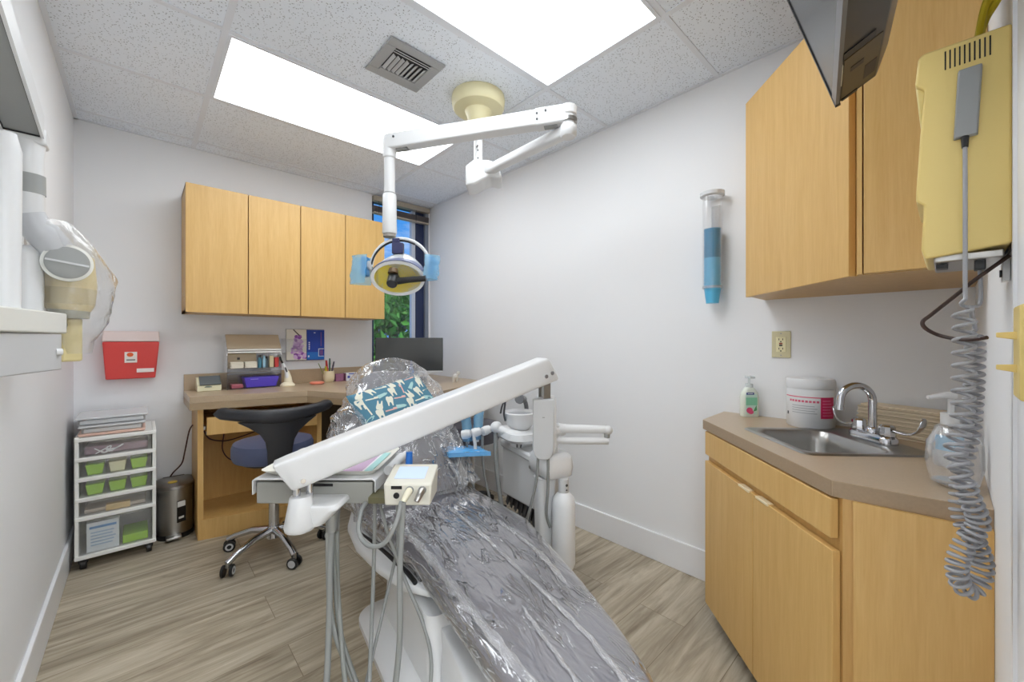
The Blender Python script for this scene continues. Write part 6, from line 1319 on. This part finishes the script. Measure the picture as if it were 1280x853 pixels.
# coiled cord: straight lead, coil down, loop, coil up to the jack
Bp = Vector((0.8576, -0.0180, 0)); K_ = 0.001143
def cp(dpx, py, dep_=0.0): 
    return Bp + Vector((cs, -sn, 0)) * (dpx * K_) + Vector((sn, cs, 0)) * dep_ + Vector((0, 0, 1.18 - (py - 425) * K_))
path = sub([cp(0, 374), cp(-1, 420), cp(0, 480, .002), cp(-1, 530, .004), cp(-9, 562, .003), cp(-11, 590, -.006), cp(-5, 620, -.012), cp(4, 648, -.012), cp(-4, 676, -.004), cp(-10, 704, 0), cp(-6, 727, 0), cp(6, 736, .001), cp(19, 726, .002), cp(23, 702, .002), cp(16, 676, .004), cp(6, 648, .012), cp(6, 620, .014), cp(11, 590, .016), cp(19, 550, .014), cp(22, 500, .012), cp(22, 450, .010), cp(22, 412, .010)], 26)
arc = [0.0]
for a, b_ in zip(path, path[1:]): arc.append(arc[-1] + (b_ - a).length)
tot = arc[-1]; hel = []; ph = 0.0; i = 0
T0 = None
for i in range(len(path) - 1):
    t = (path[i + 1] - path[i]).normalized()
    if T0 is None: Nn_ = t.orthogonal().normalized(); T0 = t
    Nn_ = (Nn_ - t * Nn_.dot(t)).normalized(); Bn_ = t.cross(Nn_)
    f = arc[i] / tot
    pitch = 0.0180 if f < 0.22 else (0.0140 if f < 0.32 else (0.0098 if f < 0.68 else 0.0108))
    stp = (arc[i + 1] - arc[i]); m_ = max(1, int(math.ceil(stp / pitch * 12)))
    RC = 0.0104 if f < 0.66 else 0.0088
    rad = RC if f > 0.03 else RC * f / 0.03 + 0.001
    if f > 0.98: rad = RC * (1 - f) / 0.02 + 0.001
    for j in range(m_):
        ph += 2 * PI * stp / m_ / pitch
        hel.append(path[i].lerp(path[i + 1], j / m_) + (Nn_ * math.cos(ph) + Bn_ * math.sin(ph)) * rad)
lead = sub([Vector((UX0 - 0.0075, -0.0180, 1.458)), cp(0, 250), cp(0, 340), cp(0, 366)], 6)
tail = sub([cp(21, 404, .010), cp(17, 385, .010), Vector((0.913, -0.034, 1.235)), Vector((0.911, -0.0335, 1.286))], 6)
q = MB(); q.tube(lead + hel + tail, 0.0025, 7)
cc = q.build('coiled_cord', mat('grey coiled cord', lin(156, 156, 160), 0.42), smooth=80, loc=tuple(lead[0]))
tag(cc, 'grey coiled cord hanging in a loop from the beige control box', 'cord')
BRN = mat('dark brown cable', lin(52, 32, 26), 0.5)
cord('brown_cable', [(0.905, YN + 0.004, 1.30), (0.905, -0.03, 1.27), (0.893, -0.010, 1.247), (0.868, 0.015, 1.218), (0.858, 0.024, 1.207), (0.861, 0.021, 1.197), (0.874, 0.008, 1.187), (0.856, -0.010, 1.181), (0.83, -0.022, 1.180), (0.815, -0.036, 1.183)], 0.0026, BRN, 'dark brown cable looping out from the control box to the coiled cord')
YL = mat('yellow cable', lin(202, 182, 36), 0.5)
random.seed(4)
for k, (dx, lab) in enumerate(((0.0, 'leftmost yellow cable rising above the beige control box'), (0.018, 'middle yellow cable rising above the beige control box'), (0.034, 'rightmost yellow cable rising above the beige control box'))):
    cord('yellow_cable', [(1.020 - dx * 0.5, -0.034, 1.6165), (1.015 - dx * 0.5, -0.034, 1.655), (0.985 - dx, -0.041, 1.685 + dx * 0.3), (0.938 - dx, -0.056, 1.702 + dx * 0.3), (0.905 - dx, -0.0595, 1.77), (0.885 - dx, -0.0595, 1.95)], 0.0048, YL, lab)
# switch plate
swp = thing('switch_plate', 'beige wall plate with two stacked toggle switches on the near wall', 'light switch', (0.787, YN, 1.165))
MB().box(0.752, 0.820, YN + 0.0005, YN + 0.007, 1.108, 1.222).build('cover_plate', BEIGE, swp, world=True, bevel=0.003)
for z in (1.185, 1.145):
    MB().loft([[(0.780, YN + 0.006, z - 0.005), (0.790, YN + 0.006, z - 0.005), (0.790, YN + 0.006, z + 0.005), (0.780, YN + 0.006, z + 0.005)], [(0.782, YN + 0.023, z - 0.002), (0.788, YN + 0.023, z - 0.002), (0.788, YN + 0.023, z + 0.004), (0.782, YN + 0.023, z + 0.004)]]).build('toggle', BEIGE, swp, world=True, bevel=0.001)

# ------------------------------------------------------------------ television high on the near wall
tv = bpy.data.objects.new('television', None); COL.objects.link(tv)
C1 = Vector((1.1, 0.159, 0)); ex = Vector((-0.985, -0.171, 0)); en = Vector((-0.171, 0.985, 0))
tv.matrix_basis = Matrix(((ex.x, en.x, 0, C1.x), (ex.y, en.y, 0, C1.y), (0, 0, 1, 1.687), (0, 0, 0, 1)))
tag(tv, 'black television tilted down high on the near wall, seen from below', 'television')
a17 = R(17.4); ca_, sa_ = math.cos(a17), math.sin(a17)
def tp(h, d): return (h * sa_ - d * ca_, h * ca_ + d * sa_)     # height up the screen, depth behind it
W_ = 0.70
prof = [tp(0, 0), tp(0.42, 0), tp(0.42, 0.05), tp(0.32, 0.075), (-0.0856, 0.18), (-0.0638, 0.142), (-0.0796, 0.094), (-0.0616, 0.036)]
MB().prism(prof, 0.0, W_, 'x').build('shell', mat('tv back brown black', lin(46, 40, 32), 0.32), tv, bevel=0.002)
for nm_, (xa, xb, h0, h1) in (('bezel_side', (-0.003, 0.006, -0.004, 0.424)), ('bezel_side', (W_ - 0.02, W_ + 0.003, -0.004, 0.424)), ('bezel_top', (0.006, W_ - 0.02, 0.40, 0.424))):
    MB().prism([tp(h0, -0.005), tp(h1, -0.005), tp(h1, 0.004), tp(h0, 0.004)], xa, xb, 'x').build(nm_, BLACK, tv)
MB().prism([tp(-0.003, -0.0045), tp(0.018, -0.0045), tp(0.018, 0.002), tp(-0.003, 0.002)], 0.006, W_ - 0.02, 'x').build('bezel_bottom', mat('tv lower bezel', lin(104, 104, 106), 0.3), tv)
MB().prism([tp(0.018, -0.003), tp(0.40, -0.003), tp(0.40, 0.0), tp(0.018, 0.0)], 0.006, W_ - 0.02, 'x').build('screen', mat('tv screen', lin(66, 67, 70), 0.24, spec=0.8), tv, smooth=0)
# fittings on the underside between the front edge and the rear step
def under(name, xa, xb, f0, f1, m_, off=0.0015):
    P0_, P1_ = Vector((0, 0, 0)), Vector((0, -0.0616, 0.036)); nd = Vector((0, -0.505, -0.863))
    q = MB(); a_, b_ = P0_.lerp(P1_, f0), P0_.lerp(P1_, f1)
    q.loft([[a_ + Vector((xa, 0, 0)) + nd * o_, a_ + Vector((xb, 0, 0)) + nd * o_, b_ + Vector((xb, 0, 0)) + nd * o_, b_ + Vector((xa, 0, 0)) + nd * o_] for o_ in (-0.002, off)])
    q.build(name, m_, tv)
under('port_cover', 0.015, 0.16, 0.08, 0.93, mat('tv cover', lin(84, 72, 50), 0.4))
under('port', 0.035, 0.085, 0.62, 0.90, BLACK, 0.0022)
under('vent_slot', 0.003, 0.012, 0.10, 0.50, BLACK, 0.0025)
under('cable_slot', 0.165, 0.185, 0.05, 0.75, BLACK, 0.002)
under('sticker', 0.105, 0.120, 0.25, 0.55, BLACK, 0.0025)
under('pale_label', 0.075, 0.150, 0.02, 0.05, mat('tv label', lin(206, 200, 180), 0.4), 0.0025)
q = MB(); q.box(0.31, 0.41, -0.115, -0.098, 0.12, 0.30); q.box(0.34, 0.38, -0.10, 0.0, 0.18, 0.24); q.build('wall_mount', BLACK, tv, bevel=0.003)

# ------------------------------------------------------------------ camera, world, look
cam_d = bpy.data.cameras.new('camera'); co = bpy.data.objects.new('camera', cam_d); COL.objects.link(co)
cam_d.sensor_width = 36; cam_d.sensor_fit = 'HORIZONTAL'; cam_d.lens = 36 * 502 / 1280; cam_d.clip_start = 0.01; cam_d.clip_end = 200
cam_d.shift_y = -1.5 / 1280
co.location = (0, 0, 1.18); co.rotation_euler = (R(90), 0, R(-42.75)); SC.camera = co
wd_ = bpy.data.worlds.new('sky'); SC.world = wd_; wd_.use_nodes = True; nt = wd_.node_tree; L = nt.links.new
for n in list(nt.nodes): nt.nodes.remove(n)
bgn = N(nt, 'ShaderNodeBackground', Strength=SKY_E); out = N(nt, 'ShaderNodeOutputWorld'); tc = N(nt, 'ShaderNodeTexCoord')
nz = N(nt, 'ShaderNodeTexNoise', Scale=3.2, Detail=6.0, Roughness=0.6); mp = N(nt, 'ShaderNodeMapping'); mp.inputs['Scale'].default_value = (1, 1, 2.4); mp.inputs['Location'].default_value = (0.4, 0.2, 0.1)
rp = N(nt, 'ShaderNodeValToRGB'); rp.color_ramp.elements[0].position = 0.46; rp.color_ramp.elements[0].color = lin(70, 146, 226); rp.color_ramp.elements[1].position = 0.66; rp.color_ramp.elements[1].color = lin(236, 243, 250)
L(tc.outputs['Generated'], mp.inputs[0]); L(mp.outputs[0], nz.inputs['Vector']); L(nz.outputs['Fac'], rp.inputs[0]); L(rp.outputs[0], bgn.inputs[0]); L(bgn.outputs[0], out.inputs[0])
sun = bpy.data.lights.new('sun', 'SUN'); sun.energy = 3.0; sun.angle = R(1); so_ = bpy.data.objects.new('sun', sun); COL.objects.link(so_); so_.rotation_euler = (R(38), 0, R(-160 + 120))
so_.location = (3, 8, 6)
SC.view_settings.view_transform = 'Standard'; SC.view_settings.look = 'None'; SC.view_settings.exposure = EXPO; SC.view_settings.gamma = 1.0; SC.view_settings.use_curve_mapping = False
SC.cycles.max_bounces = 14; SC.cycles.diffuse_bounces = 6; SC.cycles.transparent_max_bounces = 24; SC.cycles.glossy_bounces = 4
SC.cycles.caustics_reflective = False; SC.cycles.sample_clamp_indirect = 6.0
